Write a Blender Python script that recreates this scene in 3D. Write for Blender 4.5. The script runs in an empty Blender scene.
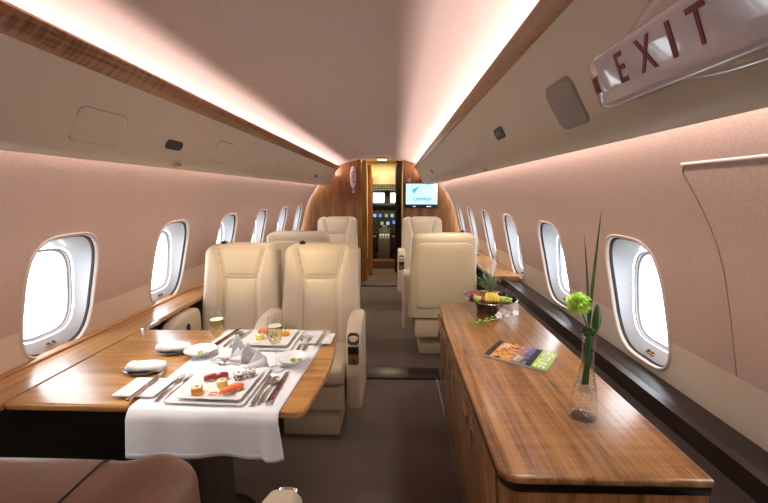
import bpy, bmesh, math, random
from mathutils import Vector, Matrix
PI = math.pi
S = bpy.context.scene
C = S.collection
random.seed(7)

# ---------------------------------------------------------------- camera
cam_data = bpy.data.cameras.new('camera')
cam_data.sensor_width = 36.0
cam_data.lens = 380.0/768.0*36.0
cam_data.clip_start = 0.02
cam = bpy.data.objects.new('camera', cam_data)
C.objects.link(cam)
cam.location = (0, 0, 1.40)
pitch = math.radians(8.75)
yaw = math.atan(10/380*math.cos(pitch))
cam.rotation_euler = (PI/2 - pitch, 0, yaw)
S.camera = cam

# ---------------------------------------------------------------- world, exposure
world = bpy.data.worlds.new('sky'); S.world = world
world.use_nodes = True
wn = world.node_tree.nodes; wl = world.node_tree.links
for n in list(wn): wn.remove(n)
wo = wn.new('ShaderNodeOutputWorld'); wb = wn.new('ShaderNodeBackground')
wb.inputs['Color'].default_value = (0.90, 0.95, 1.0, 1); wb.inputs['Strength'].default_value = 6.5
wl.new(wb.outputs[0], wo.inputs[0])
S.view_settings.view_transform = 'Standard'
S.view_settings.look = 'None'
S.view_settings.exposure = 0.0
S.view_settings.gamma = 1.0
S.view_settings.use_curve_mapping = False
S.cycles.use_denoising = True
S.cycles.max_bounces = 10
S.cycles.diffuse_bounces = 5
S.cycles.sample_clamp_indirect = 6.0
S.cycles.caustics_reflective = False
S.cycles.caustics_refractive = False

def area(name, loc, direction, sx, sy, power, color, portal=False, spread=PI, along=None):
    d = bpy.data.lights.new(name, 'AREA'); d.shape = 'RECTANGLE'
    d.size = sx; d.size_y = sy; d.energy = power; d.color = color; d.spread = spread
    if portal: d.cycles.is_portal = True
    o = bpy.data.objects.new(name, d); C.objects.link(o)
    z = -Vector(direction).normalized()
    y = Vector(along if along else (0, 1, 0)); y = (y - z*y.dot(z)).normalized()
    x = y.cross(z)
    o.matrix_world = Matrix((( x.x, y.x, z.x, loc[0]), (x.y, y.y, z.y, loc[1]), (x.z, y.z, z.z, loc[2]), (0, 0, 0, 1)))
    return o
PINK = (1.0, 0.77, 0.74)
area('ceiling_cove_strip_light', (-0.955, 2.25, 1.705), (0.8, 0, 0.75), 0.02, 7.1, 66, PINK)
area('ceiling_cove_strip_light', (0.465, 2.25, 1.705), (-0.8, 0, 0.75), 0.02, 7.1, 66, PINK)
area('wall_cove_strip_light', (-1.055, 2.25, 1.60), (-0.75, 0, -0.9), 0.02, 7.1, 20, PINK)
area('wall_cove_strip_light', (0.605, 2.25, 1.60), (0.75, 0, -0.9), 0.02, 7.1, 20, PINK)

def spot(name, loc, target, power, color, angle, blend=0.8, r=0.02):
    d = bpy.data.lights.new(name, 'SPOT'); d.energy = power; d.color = color
    d.spot_size = math.radians(angle); d.spot_blend = blend; d.shadow_soft_size = r
    o = bpy.data.objects.new(name, d); C.objects.link(o); o.location = loc
    o.rotation_euler = (Vector(target) - Vector(loc)).to_track_quat('-Z', 'Y').to_euler()
    return o
WARM = (1.0, 0.80, 0.46)
spot('reading_and_fill_beam', (-0.86, 1.62, 1.50), (-0.985, 2.45, 0.97), 22, WARM, 34)
spot('reading_and_fill_beam', (-0.86, 1.72, 1.50), (-0.475, 2.45, 0.97), 24, WARM, 32)
spot('reading_and_fill_beam', (0.46, 2.02, 1.505), (0.40, 2.95, 0.86), 24, WARM, 42)
spot('reading_and_fill_beam', (-0.86, 1.35, 1.50), (-0.62, 1.38, 0.73), 20, (1, .95, .88), 78)  # added fill beam that brightens the table and its cloth
spot('reading_and_fill_beam', (0.44, 1.35, 1.505), (0.52, 1.45, 0.76), 6, (1, .90, .76), 95)

for y_ in (0.25, 1.05, 1.85, 2.75, 3.65, 4.6, 5.3):      # fill spots added under both valances, without fixtures
    spot('valance_fill_spot', (-1.0, y_, 1.503), (-0.55, y_+0.25, 0.4), 11, (1.0, 0.93, 0.84), 130, 1.0, 0.05)
    spot('valance_fill_spot', (0.50, y_, 1.512), (0.10, y_+0.25, 0.4), 11, (1.0, 0.93, 0.84), 130, 1.0, 0.05)

# ---------------------------------------------------------------- materials
def newmat(name):
    m = bpy.data.materials.new(name); m.use_nodes = True
    nt = m.node_tree
    b = nt.nodes['Principled BSDF']
    return m, nt, b
def coords(nt, scale=(1, 1, 1), rot=(0, 0, 0), kind='Object'):
    tc = nt.nodes.new('ShaderNodeTexCoord'); mp = nt.nodes.new('ShaderNodeMapping')
    mp.inputs['Scale'].default_value = scale; mp.inputs['Rotation'].default_value = rot
    nt.links.new(tc.outputs[kind], mp.inputs['Vector'])
    return mp.outputs[0]
def noise(nt, vec, scale, detail=3, rough=0.5, dist=0):
    n = nt.nodes.new('ShaderNodeTexNoise')
    n.inputs['Scale'].default_value = scale; n.inputs['Detail'].default_value = detail
    n.inputs['Roughness'].default_value = rough; n.inputs['Distortion'].default_value = dist
    if vec is not None: nt.links.new(vec, n.inputs['Vector'])
    return n.outputs['Fac']
def ramp(nt, fac, stops):
    r = nt.nodes.new('ShaderNodeValToRGB')
    el = r.color_ramp.elements
    while len(el) < len(stops): el.new(0.5)
    for e, (p, c) in zip(el, stops):
        e.position = p; e.color = (*c, 1)
    nt.links.new(fac, r.inputs[0])
    return r.outputs[0]
def bump(nt, b, fac, strength=0.2, dist=0.002):
    n = nt.nodes.new('ShaderNodeBump'); n.inputs['Strength'].default_value = strength
    n.inputs['Distance'].default_value = dist
    nt.links.new(fac, n.inputs['Height']); nt.links.new(n.outputs[0], b.inputs['Normal'])
def math_n(nt, op, a, b2=None, v=None):
    n = nt.nodes.new('ShaderNodeMath'); n.operation = op
    nt.links.new(a, n.inputs[0])
    if b2 is not None: nt.links.new(b2, n.inputs[1])
    if v is not None: n.inputs[1].default_value = v
    return n.outputs[0]

def simple(name, col, rough=0.5, metal=0.0, var=0.06, scale=40, bmp=0.0, spec=0.5, coat=0.0, sheen=0.0):
    m, nt, b = newmat(name)
    v = coords(nt)
    f = noise(nt, v, scale, 3)
    lo = tuple(max(0, c*(1-var)) for c in col); hi = tuple(min(1, c*(1+var)) for c in col)
    nt.links.new(ramp(nt, f, [(0.3, lo), (0.7, hi)]), b.inputs['Base Color'])
    b.inputs['Roughness'].default_value = rough; b.inputs['Metallic'].default_value = metal
    b.inputs['Specular IOR Level'].default_value = spec
    b.inputs['Coat Weight'].default_value = coat; b.inputs['Coat Roughness'].default_value = 0.08
    b.inputs['Sheen Weight'].default_value = sheen
    if bmp: bump(nt, b, f, bmp, 0.003)
    return m
def wood(name, dark, mid, light, axis='y', grain=1.0, rough=0.28, coat=0.5, figure=0.5):
    m, nt, b = newmat(name)
    long, cross = 1.2, 34*grain
    sc = {'y': (cross, long, cross), 'x': (long, cross, cross), 'z': (cross, cross, long)}[axis]
    v = coords(nt, sc)
    f1 = noise(nt, v, 1.0, 5, 0.6, 0.4)
    sc2 = tuple(s*5 for s in sc)
    f2 = noise(nt, coords(nt, sc2), 1.0, 3, 0.6)
    # cross figure: short ripples across the grain
    sc3 = {'y': (5, 60, 5), 'x': (60, 5, 5), 'z': (5, 5, 60)}[axis]
    f3 = noise(nt, coords(nt, sc3), 1.0, 2, 0.5, 0.6)
    a = math_n(nt, 'MULTIPLY', f2, v=0.5)
    c = math_n(nt, 'ADD', f1, a)
    d = math_n(nt, 'MULTIPLY', f3, v=0.25*figure)
    e = math_n(nt, 'ADD', c, d)
    col = ramp(nt, e, [(0.54+.1*figure, dark), (0.72+.1*figure, mid), (0.90+.1*figure, light)])
    nt.links.new(col, b.inputs['Base Color'])
    b.inputs['Roughness'].default_value = rough
    b.inputs['Coat Weight'].default_value = coat; b.inputs['Coat Roughness'].default_value = 0.2
    return m
def glassy(name, col=(1, 1, 1), rough=0.0, ior=1.45):
    m, nt, b = newmat(name)
    b.inputs['Base Color'].default_value = (*col, 1)
    b.inputs['Transmission Weight'].default_value = 1.0
    b.inputs['Roughness'].default_value = rough; b.inputs['IOR'].default_value = ior
    v = coords(nt); f = noise(nt, v, 3)
    bump(nt, b, f, 0.01, 0.0005)
    return m
def thin_glass(name, tint=(1, 1, 1), refl=0.06):
    m, nt, b = newmat(name)
    nt.nodes.remove(b)
    out = nt.nodes['Material Output']
    t = nt.nodes.new('ShaderNodeBsdfTransparent'); t.inputs[0].default_value = (*tint, 1)
    g = nt.nodes.new('ShaderNodeBsdfGlossy'); g.inputs['Roughness'].default_value = 0.02
    lw = nt.nodes.new('ShaderNodeLayerWeight'); lw.inputs[0].default_value = 0.5
    p5 = math_n(nt, 'POWER', lw.outputs['Facing'], v=4.0); p5 = math_n(nt, 'MULTIPLY', p5, v=0.7); p5 = math_n(nt, 'ADD', p5, v=refl)
    mx = nt.nodes.new('ShaderNodeMixShader')
    nt.links.new(p5, mx.inputs[0]); nt.links.new(t.outputs[0], mx.inputs[1]); nt.links.new(g.outputs[0], mx.inputs[2])
    nt.links.new(mx.outputs[0], out.inputs[0])
    return m
def emit(name, col, strength):
    m, nt, b = newmat(name)
    b.inputs['Base Color'].default_value = (*[c*0.5 for c in col], 1)
    b.inputs['Emission Color'].default_value = (*col, 1); b.inputs['Emission Strength'].default_value = strength
    return m

MT = {}
MT['leather'] = simple('cream_leather', (0.68, 0.58, 0.44), 0.40, var=0.04, scale=180, bmp=0.12)
MT['leather_shaded'] = simple('shaded_cream_leather', (0.17, 0.088, 0.052), 0.42, var=0.06, scale=160, bmp=0.15)  # cream leather of the nearest seat, its shade put into the colour
MT['piping'] = simple('seam_thread', (0.30, 0.22, 0.14), 0.6)
MT['table_wood'] = wood('table_oak_veneer', (0.24, 0.095, 0.022), (0.43, 0.205, 0.055), (0.56, 0.30, 0.095), 'x', 0.8, 0.32, 0.5, 0.5)
MT['cred_wood'] = wood('credenza_figured_veneer', (0.105, 0.043, 0.015), (0.25, 0.112, 0.037), (0.39, 0.195, 0.070), 'y', 0.9, 0.30, 0.5, 1.0)
MT['cred_side'] = wood('credenza_side_veneer', (0.16, 0.06, 0.02), (0.28, 0.12, 0.04), (0.36, 0.17, 0.065), 'z', 0.9, 0.24, 0.6, 0.7)
MT['ledge_wood'] = wood('ledge_veneer', (0.26, 0.12, 0.04), (0.42, 0.21, 0.075), (0.52, 0.29, 0.12), 'y', 1.2, 0.3, 0.4, 0.2)
MT['bulk_wood'] = wood('bulkhead_veneer', (0.10, 0.038, 0.014), (0.19, 0.078, 0.026), (0.27, 0.12, 0.042), 'z', 0.5, 0.3, 0.4, 0.3)
MT['door_wood'] = wood('door_veneer', (0.30, 0.13, 0.03), (0.48, 0.23, 0.06), (0.56, 0.30, 0.09), 'z', 0.7, 0.3, 0.4, 0.3)
MT['trim_wood'] = wood('cove_trim_veneer', (0.085, 0.03, 0.014), (0.20, 0.085, 0.038), (0.30, 0.14, 0.07), 'y', 0.8, 0.3, 0.3, 2.2)
MT['dark_trim'] = simple('dark_brown_trim', (0.022, 0.014, 0.011), 0.38, var=0.2, scale=12)
MT['black'] = simple('black_plastic', (0.012, 0.012, 0.013), 0.4)
MT['pedestal'] = simple('brushed_pedestal_metal', (0.30, 0.28, 0.26), 0.35, 1.0)
MT['dark_metal'] = simple('dark_bronze_metal', (0.10, 0.085, 0.075), 0.3, 1.0)
MT['steel'] = simple('polished_steel', (0.72, 0.70, 0.68), 0.14, 1.0, var=0.02)
MT['brass'] = simple('aged_brass', (0.45, 0.31, 0.12), 0.3, 1.0)
MT['porcelain'] = simple('white_porcelain', (0.82, 0.82, 0.83), 0.12, var=0.01, coat=0.4)
MT['linen'] = simple('white_linen', (0.80, 0.80, 0.83), 0.85, var=0.02, scale=900, bmp=0.15, sheen=0.2)
MT['towel'] = simple('white_terry', (0.84, 0.83, 0.86), 0.95, var=0.03, scale=260, bmp=0.35, sheen=0.3)
MT['valance'] = simple('cream_valance_panel', (0.56, 0.48, 0.375), 0.5, var=0.015, scale=5)
MT['valance_line'] = simple('shadow_gap', (0.30, 0.24, 0.18), 0.6)
MT['grille'] = simple('grey_fabric_grille', (0.30, 0.265, 0.235), 0.8, var=0.15, scale=500, bmp=0.3)
MT['hatch'] = simple('fabric_seam', (0.30, 0.20, 0.155), .8)
MT['reveal'] = simple('white_window_reveal', (0.47, 0.485, 0.51), 0.3, var=0.01)
MT['frame'] = simple('window_rim_plastic', (0.66, 0.58, 0.52), 0.35, var=0.01)
MT['gasket'] = simple('black_gasket', (0.010, 0.010, 0.012), 0.6)
MT['pane'] = thin_glass('window_pane_glass')
MT['glass'] = thin_glass('clear_glass', (0.98, 0.985, 0.985), 0.055)
MT['thin'] = thin_glass('thin_clear_glass', (0.97, 0.98, 0.97))
MT['wine'] = thin_glass('champagne', (0.95, 0.90, 0.62), 0.06)
MT['wine_top'] = simple('champagne_foam', (0.80, 0.77, 0.62), 0.5)
MT['green_flower'] = simple('lime_petal', (0.52, 0.82, 0.12), 0.55, var=0.3, scale=60)
MT['green_leaf'] = simple('dark_green_leaf', (0.05, 0.13, 0.03), 0.35, var=0.3, scale=20)
MT['pale_green'] = simple('pale_green_stem', (0.30, 0.48, 0.12), 0.5)
MT['white_petal'] = simple('white_petal', (0.88, 0.82, 0.85), 0.6)
MT['pewter'] = simple('hammered_pewter', (0.50, 0.44, 0.40), 0.22, 1.0, var=0.08, scale=90, bmp=0.12)

m, nt, b = newmat('ceiling_fabric')
v = coords(nt); f = noise(nt, v, 60, 3); g = noise(nt, coords(nt, (300, 60, 60)), 1, 2)
nt.links.new(ramp(nt, f, [(0.3, (0.57, 0.47, 0.42)), (0.7, (0.61, 0.505, 0.455))]), b.inputs['Base Color'])
b.inputs['Roughness'].default_value = 0.85; bump(nt, b, g, 0.12, 0.002)
MT['ceiling'] = m
# side wall: woven rose-beige fabric above a cream hard panel, the join at z = 0.88
m, nt, b = newmat('sidewall_fabric_over_cream_panel')
v = coords(nt)
sp = nt.nodes.new('ShaderNodeSeparateXYZ'); nt.links.new(v, sp.inputs[0])
gt = math_n(nt, 'GREATER_THAN', sp.outputs['Z'], v=0.88)
w1 = noise(nt, coords(nt, (1, 90, 420)), 1, 2); w2 = noise(nt, coords(nt, (1, 420, 90)), 1, 2)
w = math_n(nt, 'ADD', w1, w2); w = math_n(nt, 'MULTIPLY', w, v=0.5)
fab = ramp(nt, w, [(0.3, (0.48, 0.365, 0.295)), (0.7, (0.62, 0.49, 0.41))])
mx = nt.nodes.new('ShaderNodeMix'); mx.data_type = 'RGBA'
nt.links.new(gt, mx.inputs['Factor']); mx.inputs['A'].default_value = (0.68, 0.60, 0.48, 1); nt.links.new(fab, mx.inputs['B'])
nt.links.new(mx.outputs['Result'], b.inputs['Base Color'])
rm = math_n(nt, 'MULTIPLY', gt, v=0.5); rm = math_n(nt, 'ADD', rm, v=0.35); nt.links.new(rm, b.inputs['Roughness'])
hb = math_n(nt, 'MULTIPLY', w, gt); bump(nt, b, hb, 0.5, 0.003)
MT['wall'] = m
m, nt, b = newmat('brown_loop_carpet')
v = coords(nt); f = noise(nt, v, 260, 2, 0.7); f2 = noise(nt, v, 3, 3)
ff = math_n(nt, 'MULTIPLY', f2, v=0.3); ff = math_n(nt, 'ADD', f, ff)
nt.links.new(ramp(nt, ff, [(0.45, (0.062, 0.043, 0.032)), (0.85, (0.20, 0.15, 0.118))]), b.inputs['Base Color'])
b.inputs['Roughness'].default_value = 0.95; bump(nt, b, f, 0.9, 0.006)
MT['carpet'] = m

# ---------------------------------------------------------------- helpers
def obj(name, verts, faces, mat, parent=None, smooth=False, bevel=0, seg=2, angle=40):
    me = bpy.data.meshes.new(name)
    me.from_pydata([tuple(v) for v in verts], [], faces)
    me.validate(); me.update()
    bm = bmesh.new(); bm.from_mesh(me)
    bmesh.ops.recalc_face_normals(bm, faces=bm.faces)
    if bevel:
        ed = [e for e in bm.edges if len(e.link_faces) == 2 and e.calc_face_angle(0) > math.radians(30)]
        bmesh.ops.bevel(bm, geom=ed, offset=bevel, segments=seg, affect='EDGES', profile=0.5, clamp_overlap=True)
    bm.to_mesh(me); bm.free()
    o = bpy.data.objects.new(name, me); C.objects.link(o)
    if mat is not None: me.materials.append(mat)
    if smooth or bevel:
        for p in me.polygons: p.use_smooth = True
        try: me.set_sharp_from_angle(angle=math.radians(angle))
        except Exception: pass
    if parent is not None: o.parent = parent
    return o
class MB:
    def __init__(s): s.v = []; s.f = []
    def add(s, v, f, M=None):
        n = len(s.v)
        s.v += [tuple(M @ Vector(p)) for p in v] if M is not None else [tuple(p) for p in v]
        s.f += [tuple(i+n for i in q) for q in f]; return s
    def box(s, x0, x1, y0, y1, z0, z1, M=None):
        v = [(x, y, z) for z in (z0, z1) for y in (y0, y1) for x in (x0, x1)]
        return s.add(v, [(0, 2, 3, 1), (4, 5, 7, 6), (0, 1, 5, 4), (2, 6, 7, 3), (0, 4, 6, 2), (1, 3, 7, 5)], M)
    def prism(s, poly, z0, z1, M=None):        # poly in xy, extruded on z
        n = len(poly)
        v = [(x, y, z0) for x, y in poly] + [(x, y, z1) for x, y in poly]
        f = [tuple(range(n))[::-1], tuple(range(n, 2*n))] + [(i, (i+1) % n, n+(i+1) % n, n+i) for i in range(n)]
        return s.add(v, f, M)
    def lathe(s, prof, n=32, M=None, cap0=False, cap1=False):
        v = []; f = []
        for r, z in prof:
            for k in range(n):
                a = 2*PI*k/n; v.append((r*math.cos(a), r*math.sin(a), z))
        for j in range(len(prof)-1):
            for k in range(n):
                f.append((j*n+k, j*n+(k+1) % n, (j+1)*n+(k+1) % n, (j+1)*n+k))
        if cap0: f.append(tuple(range(n))[::-1])
        if cap1: f.append(tuple(range((len(prof)-1)*n, len(prof)*n)))
        return s.add(v, f, M)
    def tube(s, pts, rad, n=8, M=None, flat=1.0):
        pts = [Vector(p) for p in pts]; L = len(pts)
        if not hasattr(rad, '__len__'): rad = [rad]*L
        v = []; f = []
        up = Vector((0, 0, 1)); prev = None
        for i, p in enumerate(pts):
            t = (pts[min(i+1, L-1)] - pts[max(i-1, 0)]).normalized()
            if prev is None:
                a = up if abs(t.z) < 0.9 else Vector((1, 0, 0))
                x = t.cross(a).normalized()
            else: x = (prev - t*prev.dot(t)).normalized()
            prev = x; y = t.cross(x)
            for k in range(n):
                an = 2*PI*k/n; v.append(p + x*(rad[i]*math.cos(an)) + y*(rad[i]*flat*math.sin(an)))
        for i in range(L-1):
            for k in range(n):
                f.append((i*n+k, i*n+(k+1) % n, (i+1)*n+(k+1) % n, (i+1)*n+k))
        f.append(tuple(range(n))[::-1]); f.append(tuple(range((L-1)*n, L*n)))
        return s.add(v, f, M)
    def ball(s, c, r, n=12, M=None, sc=(1, 1, 1), jit=0):
        prof = []; m = max(4, n//2)
        v = []; f = []
        v.append((c[0], c[1], c[2]-r*sc[2]))
        for j in range(1, m):
            ph = -PI/2 + PI*j/m
            for k in range(n):
                a = 2*PI*k/n; q = 1 + random.uniform(-jit, jit)
                v.append((c[0]+r*q*sc[0]*math.cos(ph)*math.cos(a), c[1]+r*q*sc[1]*math.cos(ph)*math.sin(a), c[2]+r*q*sc[2]*math.sin(ph)))
        v.append((c[0], c[1], c[2]+r*sc[2]))
        for k in range(n): f.append((0, 1+(k+1) % n, 1+k)); f.append((len(v)-1, len(v)-1-n+k, len(v)-1-n+(k+1) % n))
        for j in range(m-2):
            for k in range(n): f.append((1+j*n+k, 1+j*n+(k+1) % n, 1+(j+1)*n+(k+1) % n, 1+(j+1)*n+k))
        return s.add(v, f, M)
    def loft(s, loops, caps=True, M=None):
        n = len(loops[0]); v = [p for l in loops for p in l]; f = []
        for j in range(len(loops)-1):
            for k in range(n): f.append((j*n+k, j*n+(k+1) % n, (j+1)*n+(k+1) % n, (j+1)*n+k))
        if caps: f.append(tuple(range(n))[::-1]); f.append(tuple(range((len(loops)-1)*n, len(loops)*n)))
        return s.add(v, f, M)
    def obj(s, name, mat, parent=None, **k): return obj(name, s.v, s.f, mat, parent, **k)
def R(ax, deg): return Matrix.Rotation(math.radians(deg), 4, ax)
def T(x, y, z): return Matrix.Translation((x, y, z))
def rrect(w, h, r, n=6, cx=0, cy=0):
    p = []
    for (sx, sy, a0) in ((1, 1, 0), (-1, 1, 90), (-1, -1, 180), (1, -1, 270)):
        for i in range(n+1):
            a = math.radians(a0 + 90*i/n)
            p.append((cx+sx*(w/2-r)+r*math.cos(a), cy+sy*(h/2-r)+r*math.sin(a)))
    return p
def tag(o, label, cat, group=None):
    o['label'] = label; o['category'] = cat; o['kind'] = 'thing'
    if group: o['group'] = group
    return o
def struct(o): o['kind'] = 'structure'; return o
def empty(name, loc=(0, 0, 0), rz=0):
    o = bpy.data.objects.new(name, None); C.objects.link(o); o.empty_display_size = 0.05
    o.location = loc; o.rotation_euler = (0, 0, math.radians(rz)); return o
def thing(name, label, cat, loc=(0, 0, 0), rz=0, group=None): return tag(empty(name, loc, rz), label, cat, group)
KIDS = {}
def dup(root, loc, rz=0, label=None, group=None):
    r = root.copy(); C.objects.link(r); r.location = loc; r.rotation_euler = (0, 0, math.radians(rz))
    if label: r['label'] = label
    if group: r['group'] = group
    for ch in [o for o in C.objects if o.parent == root]:
        c = ch.copy(); C.objects.link(c); c.parent = r
        for g in [o for o in C.objects if o.parent == ch]:
            d = g.copy(); C.objects.link(d); d.parent = c
    return r
def text(name, body, size, mat, parent, M, extrude=0.0004, sx=1.0, spacing=1.0, align='CENTER', bold=0.012):
    cu = bpy.data.curves.new(name, 'FONT'); cu.body = body; cu.size = size; cu.extrude = extrude
    cu.align_x = align; cu.align_y = 'CENTER'; cu.space_character = spacing; cu.offset = size*bold
    o = bpy.data.objects.new(name, cu); C.objects.link(o); cu.materials.append(mat)
    o.matrix_world = M @ Matrix.Diagonal((sx, 1, 1, 1))
    bpy.context.view_layer.update()
    me = bpy.data.meshes.new_from_object(o.evaluated_get(bpy.context.evaluated_depsgraph_get()))
    r = bpy.data.objects.new(name, me); C.objects.link(r); r.matrix_world = o.matrix_world.copy()
    bpy.data.objects.remove(o)
    if parent is not None: r.parent = parent
    return r
def basis(loc, x, y):
    x = Vector(x).normalized(); y = Vector(y); y = (y - x*y.dot(x)).normalized(); z = x.cross(y)
    return Matrix(((x.x, y.x, z.x, loc[0]), (x.y, y.y, z.y, loc[1]), (x.z, y.z, z.z, loc[2]), (0, 0, 0, 1)))
def interp(tab, z):
    if z <= tab[0][0]: return tab[0][1]
    for (a, b2), (c, d) in zip(tab, tab[1:]):
        if z <= c: return b2 + (d-b2)*(z-a)/(c-a)
    return tab[-1][1]
def sm(a, b2, x):
    t = max(0, min(1, (x-a)/(b2-a))); return t*t*(3-2*t)

YA, YB = -1.2, 5.85          # aft and forward ends of the cabin
# ================================================================ STRUCTURE
# ---- floor
struct(MB().box(-1.6, 1.2, YA, 8.6, -0.05, 0).obj('floor', MT['carpet']))
# ---- ceiling (shallow arch)
def zc(x): return 1.93 - 0.115*((x+0.22)/0.6)**2
pts = [(-1.0+1.53*i/30) for i in range(31)]
mb = MB(); v = [(x, y, zc(x)) for y in (YA, YB) for x in pts] + [(x, y, zc(x)+0.03) for y in (YA, YB) for x in pts]
f = [(i, i+1, 31+i+1, 31+i) for i in range(30)] + [(62+i, 62+31+i, 62+31+i+1, 62+i+1) for i in range(30)]
mb.add(v, f); struct(mb.obj('ceiling', MT['ceiling'], smooth=True))
# ---- side wall profile, right side; the left one mirrors it about x = -0.215
WP = [(0.40, 1.02), (0.60, 1.03), (0.72, 1.015), (0.80, 1.0), (0.88, .982), (0.98, .960), (1.08, .935), (1.18, .908), (1.25, .882), (1.31, .853), (1.37, .818), (1.44, .772), (1.52, .715), (1.57, .675), (1.63, .62), (1.70, .55), (1.78, .47)]
def smoothtab(tab, n=4):
    out = []
    P = [tab[0]] + tab + [tab[-1]]
    for i in range(1, len(P)-2):
        for k in range(n):
            t = k/n; p0, p1, p2, p3 = P[i-1][1], P[i][1], P[i+1][1], P[i+2][1]
            z = P[i][0] + (P[i+1][0]-P[i][0])*t
            x = 0.5*((2*p1)+(-p0+p2)*t+(2*p0-5*p1+4*p2-p3)*t*t+(-p0+3*p1-3*p2+p3)*t**3)
            out.append((z, x))
    out.append(tab[-1]); return out
WS = smoothtab(WP)
def wx(side, z):
    x = interp(WS, z); return x if side > 0 else -0.43 - x
WZ0, WZ1, WC, WH, WWID, PITCH = 0.40, 1.78, 0.980, 0.250, 0.173, 0.775
def wyc(side, k): return (1.515 if side < 0 else 1.485) + PITCH*k
def ring(n, a, b2, e=3.0):
    out = []
    for k in range(n):
        t = 2*PI*(k+0.5)/n; c, s = math.cos(t), math.sin(t)
        out.append((a*math.copysign(abs(c)**(2/e), c), b2*math.copysign(abs(s)**(2/e), s)))
    return out
def make_wall(side):
    mb = MB(); N = 80; hw = PITCH/2
    def pt(y, z): return (wx(side, z), y, z)
    for k in range(-2, 6):
        yc = wyc(side, k)
        ins = ring(N, WWID, WH, 3.6); out = []
        for (a, b2) in ins:
            t = math.atan2(b2/WH, a/WWID)      # map onto the rectangle by angle, corners kept
            c, s_ = math.cos(t), math.sin(t); q = 1/max(abs(c), abs(s_))
            zz = s_*q; out.append([c*q*hw, WC + (zz*(WZ1-WC) if zz > 0 else zz*(WC-WZ0))])
        for cy in (-hw, hw):
            for cz in (WZ0, WZ1):
                i = min(range(N), key=lambda i: (out[i][0]-cy)**2+(out[i][1]-cz)**2); out[i] = [cy, cz]
        L = 26; v = []
        for j in range(L+1):
            t = j/L
            for (a, b2), (c, d) in zip(ins, out):
                v.append(pt(yc + a+(c-a)*t, WC+b2+(d-WC-b2)*t))
        f = [(j*N+i, j*N+(i+1) % N, (j+1)*N+(i+1) % N, (j+1)*N+i) for j in range(L) for i in range(N)]
        mb.add(v, f)
    y0 = wyc(side, -2)-hw; zs = [WZ0+(WZ1-WZ0)*i/50 for i in range(51)]
    v = [pt(y, z) for z in zs for y in (YA, y0)]
    mb.add(v, [(2*i, 2*i+1, 2*i+3, 2*i+2) for i in range(50)])
    o = mb.obj('wall_right' if side > 0 else 'wall_left', MT['wall'])
    bm = bmesh.new(); bm.from_mesh(o.data); bmesh.ops.remove_doubles(bm, verts=bm.verts, dist=0.0004)
    bmesh.ops.recalc_face_normals(bm, faces=bm.faces)
    for fc in bm.faces: fc.smooth = True
    bm.to_mesh(o.data); bm.free()
    return struct(o)
wl_, wr_ = make_wall(-1), make_wall(1)
# ---- seams of the overwing hatch in the right wall
def wall_seam(pts_, r, name, mat):
    mb = MB(); mb.tube([(wx(1, z)-0.0005, y, z) for y, z in pts_], r, 6); return mb.obj(name, mat, wr_, smooth=True)
wall_seam([(1.045, .885+(1.44-.885)*i/30) for i in range(31)] + [(1.043, 1.455), (1.03, 1.468), (1.01, 1.472)], .0018, 'hatch_seam', MT['hatch'])
wall_seam([(1.03-1.9*i/20, 1.474) for i in range(21)], .004, 'hatch_lip', MT['frame'])
# ---- windows
def make_window(side, idx):
    e = struct(empty('window_%d' % idx))
    N = 48
    def loop(w, h, depth, dz=0.0, sk=1.0):
        return [(wx(side, WC + b2*sk + dz) + side*depth, a, WC + b2 + dz) for a, b2 in ring(N, w, h, 3.6)]
    mb = MB()   # rim standing proud of the wall
    prof = [(0.008, 0.0), (0.007, -0.003), (0.003, -0.006), (-0.002, -0.005), (-0.005, 0.0), (-0.005, 0.012)]
    mb.loft([loop(WWID+q, WH+q, d) for q, d in prof], caps=False)
    mb.obj('window_frame', MT['frame'], e, smooth=True)
    mb = MB(); mb.loft([loop(WWID-0.005, WH-0.005, 0.010), loop(WWID-0.010, WH-0.010, 0.011), loop(WWID-0.011, WH-0.011, 0.020)], caps=False)
    mb.obj('gasket', MT['gasket'], e, smooth=True)
    # reveal running out to a plane, near-vertical pane
    D = 0.080; xp = wx(side, WC) + side*D; lean = (wx(side, WC+.17)-wx(side, WC-.17))*0.45
    def loop2(w, h, t, ex=0.0, e=3.6):
        return [(((wx(side, WC+b2)+side*0.020)*(1-t) + (xp+lean*b2/.34)*t) + side*ex, a, WC + b2) for a, b2 in ring(N, w, h, e)]
    lp = []
    for i in range(9):
        t = i/8; lp.append(loop2(WWID-0.007-0.013*t**1.5, WH-0.007-0.050*t**0.8, t))
    mb = MB(); mb.loft(lp, caps=False)
    mb.obj('reveal', MT['reveal'], e, smooth=True, angle=80)
    mb = MB(); mb.loft([loop2(0.142, 0.190, 1), loop2(0.137, 0.185, 1, .003), loop2(0.136, 0.184, 1, .010), loop2(0.130, 0.177, 1, .012), loop2(0.129, 0.176, 1, .022)], caps=False)
    mb.obj('pane_retainer', MT['reveal'], e, smooth=True)
    q = loop2(0.129, 0.176, 1, .022)
    obj('pane', q, [tuple(range(N))], MT['pane'], e)
    # shade latch at the bottom of the reveal
    zb = WC-WH+0.027
    mb = MB(); M = T(wx(side, zb)+side*0.034, 0.0, zb+0.004) @ R('Y', -side*35)
    mb.box(-0.009, 0.009, -0.024, 0.024, -0.003, 0.004, M)
    l = mb.obj('shade_latch', MT['brass'], e, bevel=0.002)
    mb = MB(); mb.box(-0.006, 0.006, -0.018, -0.006, 0.003, 0.007, M); mb.box(-0.006, 0.006, 0.006, 0.018, 0.003, 0.007, M)
    mb.obj('latch_button', MT['black'], l)
    return e
wi = 1
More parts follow.
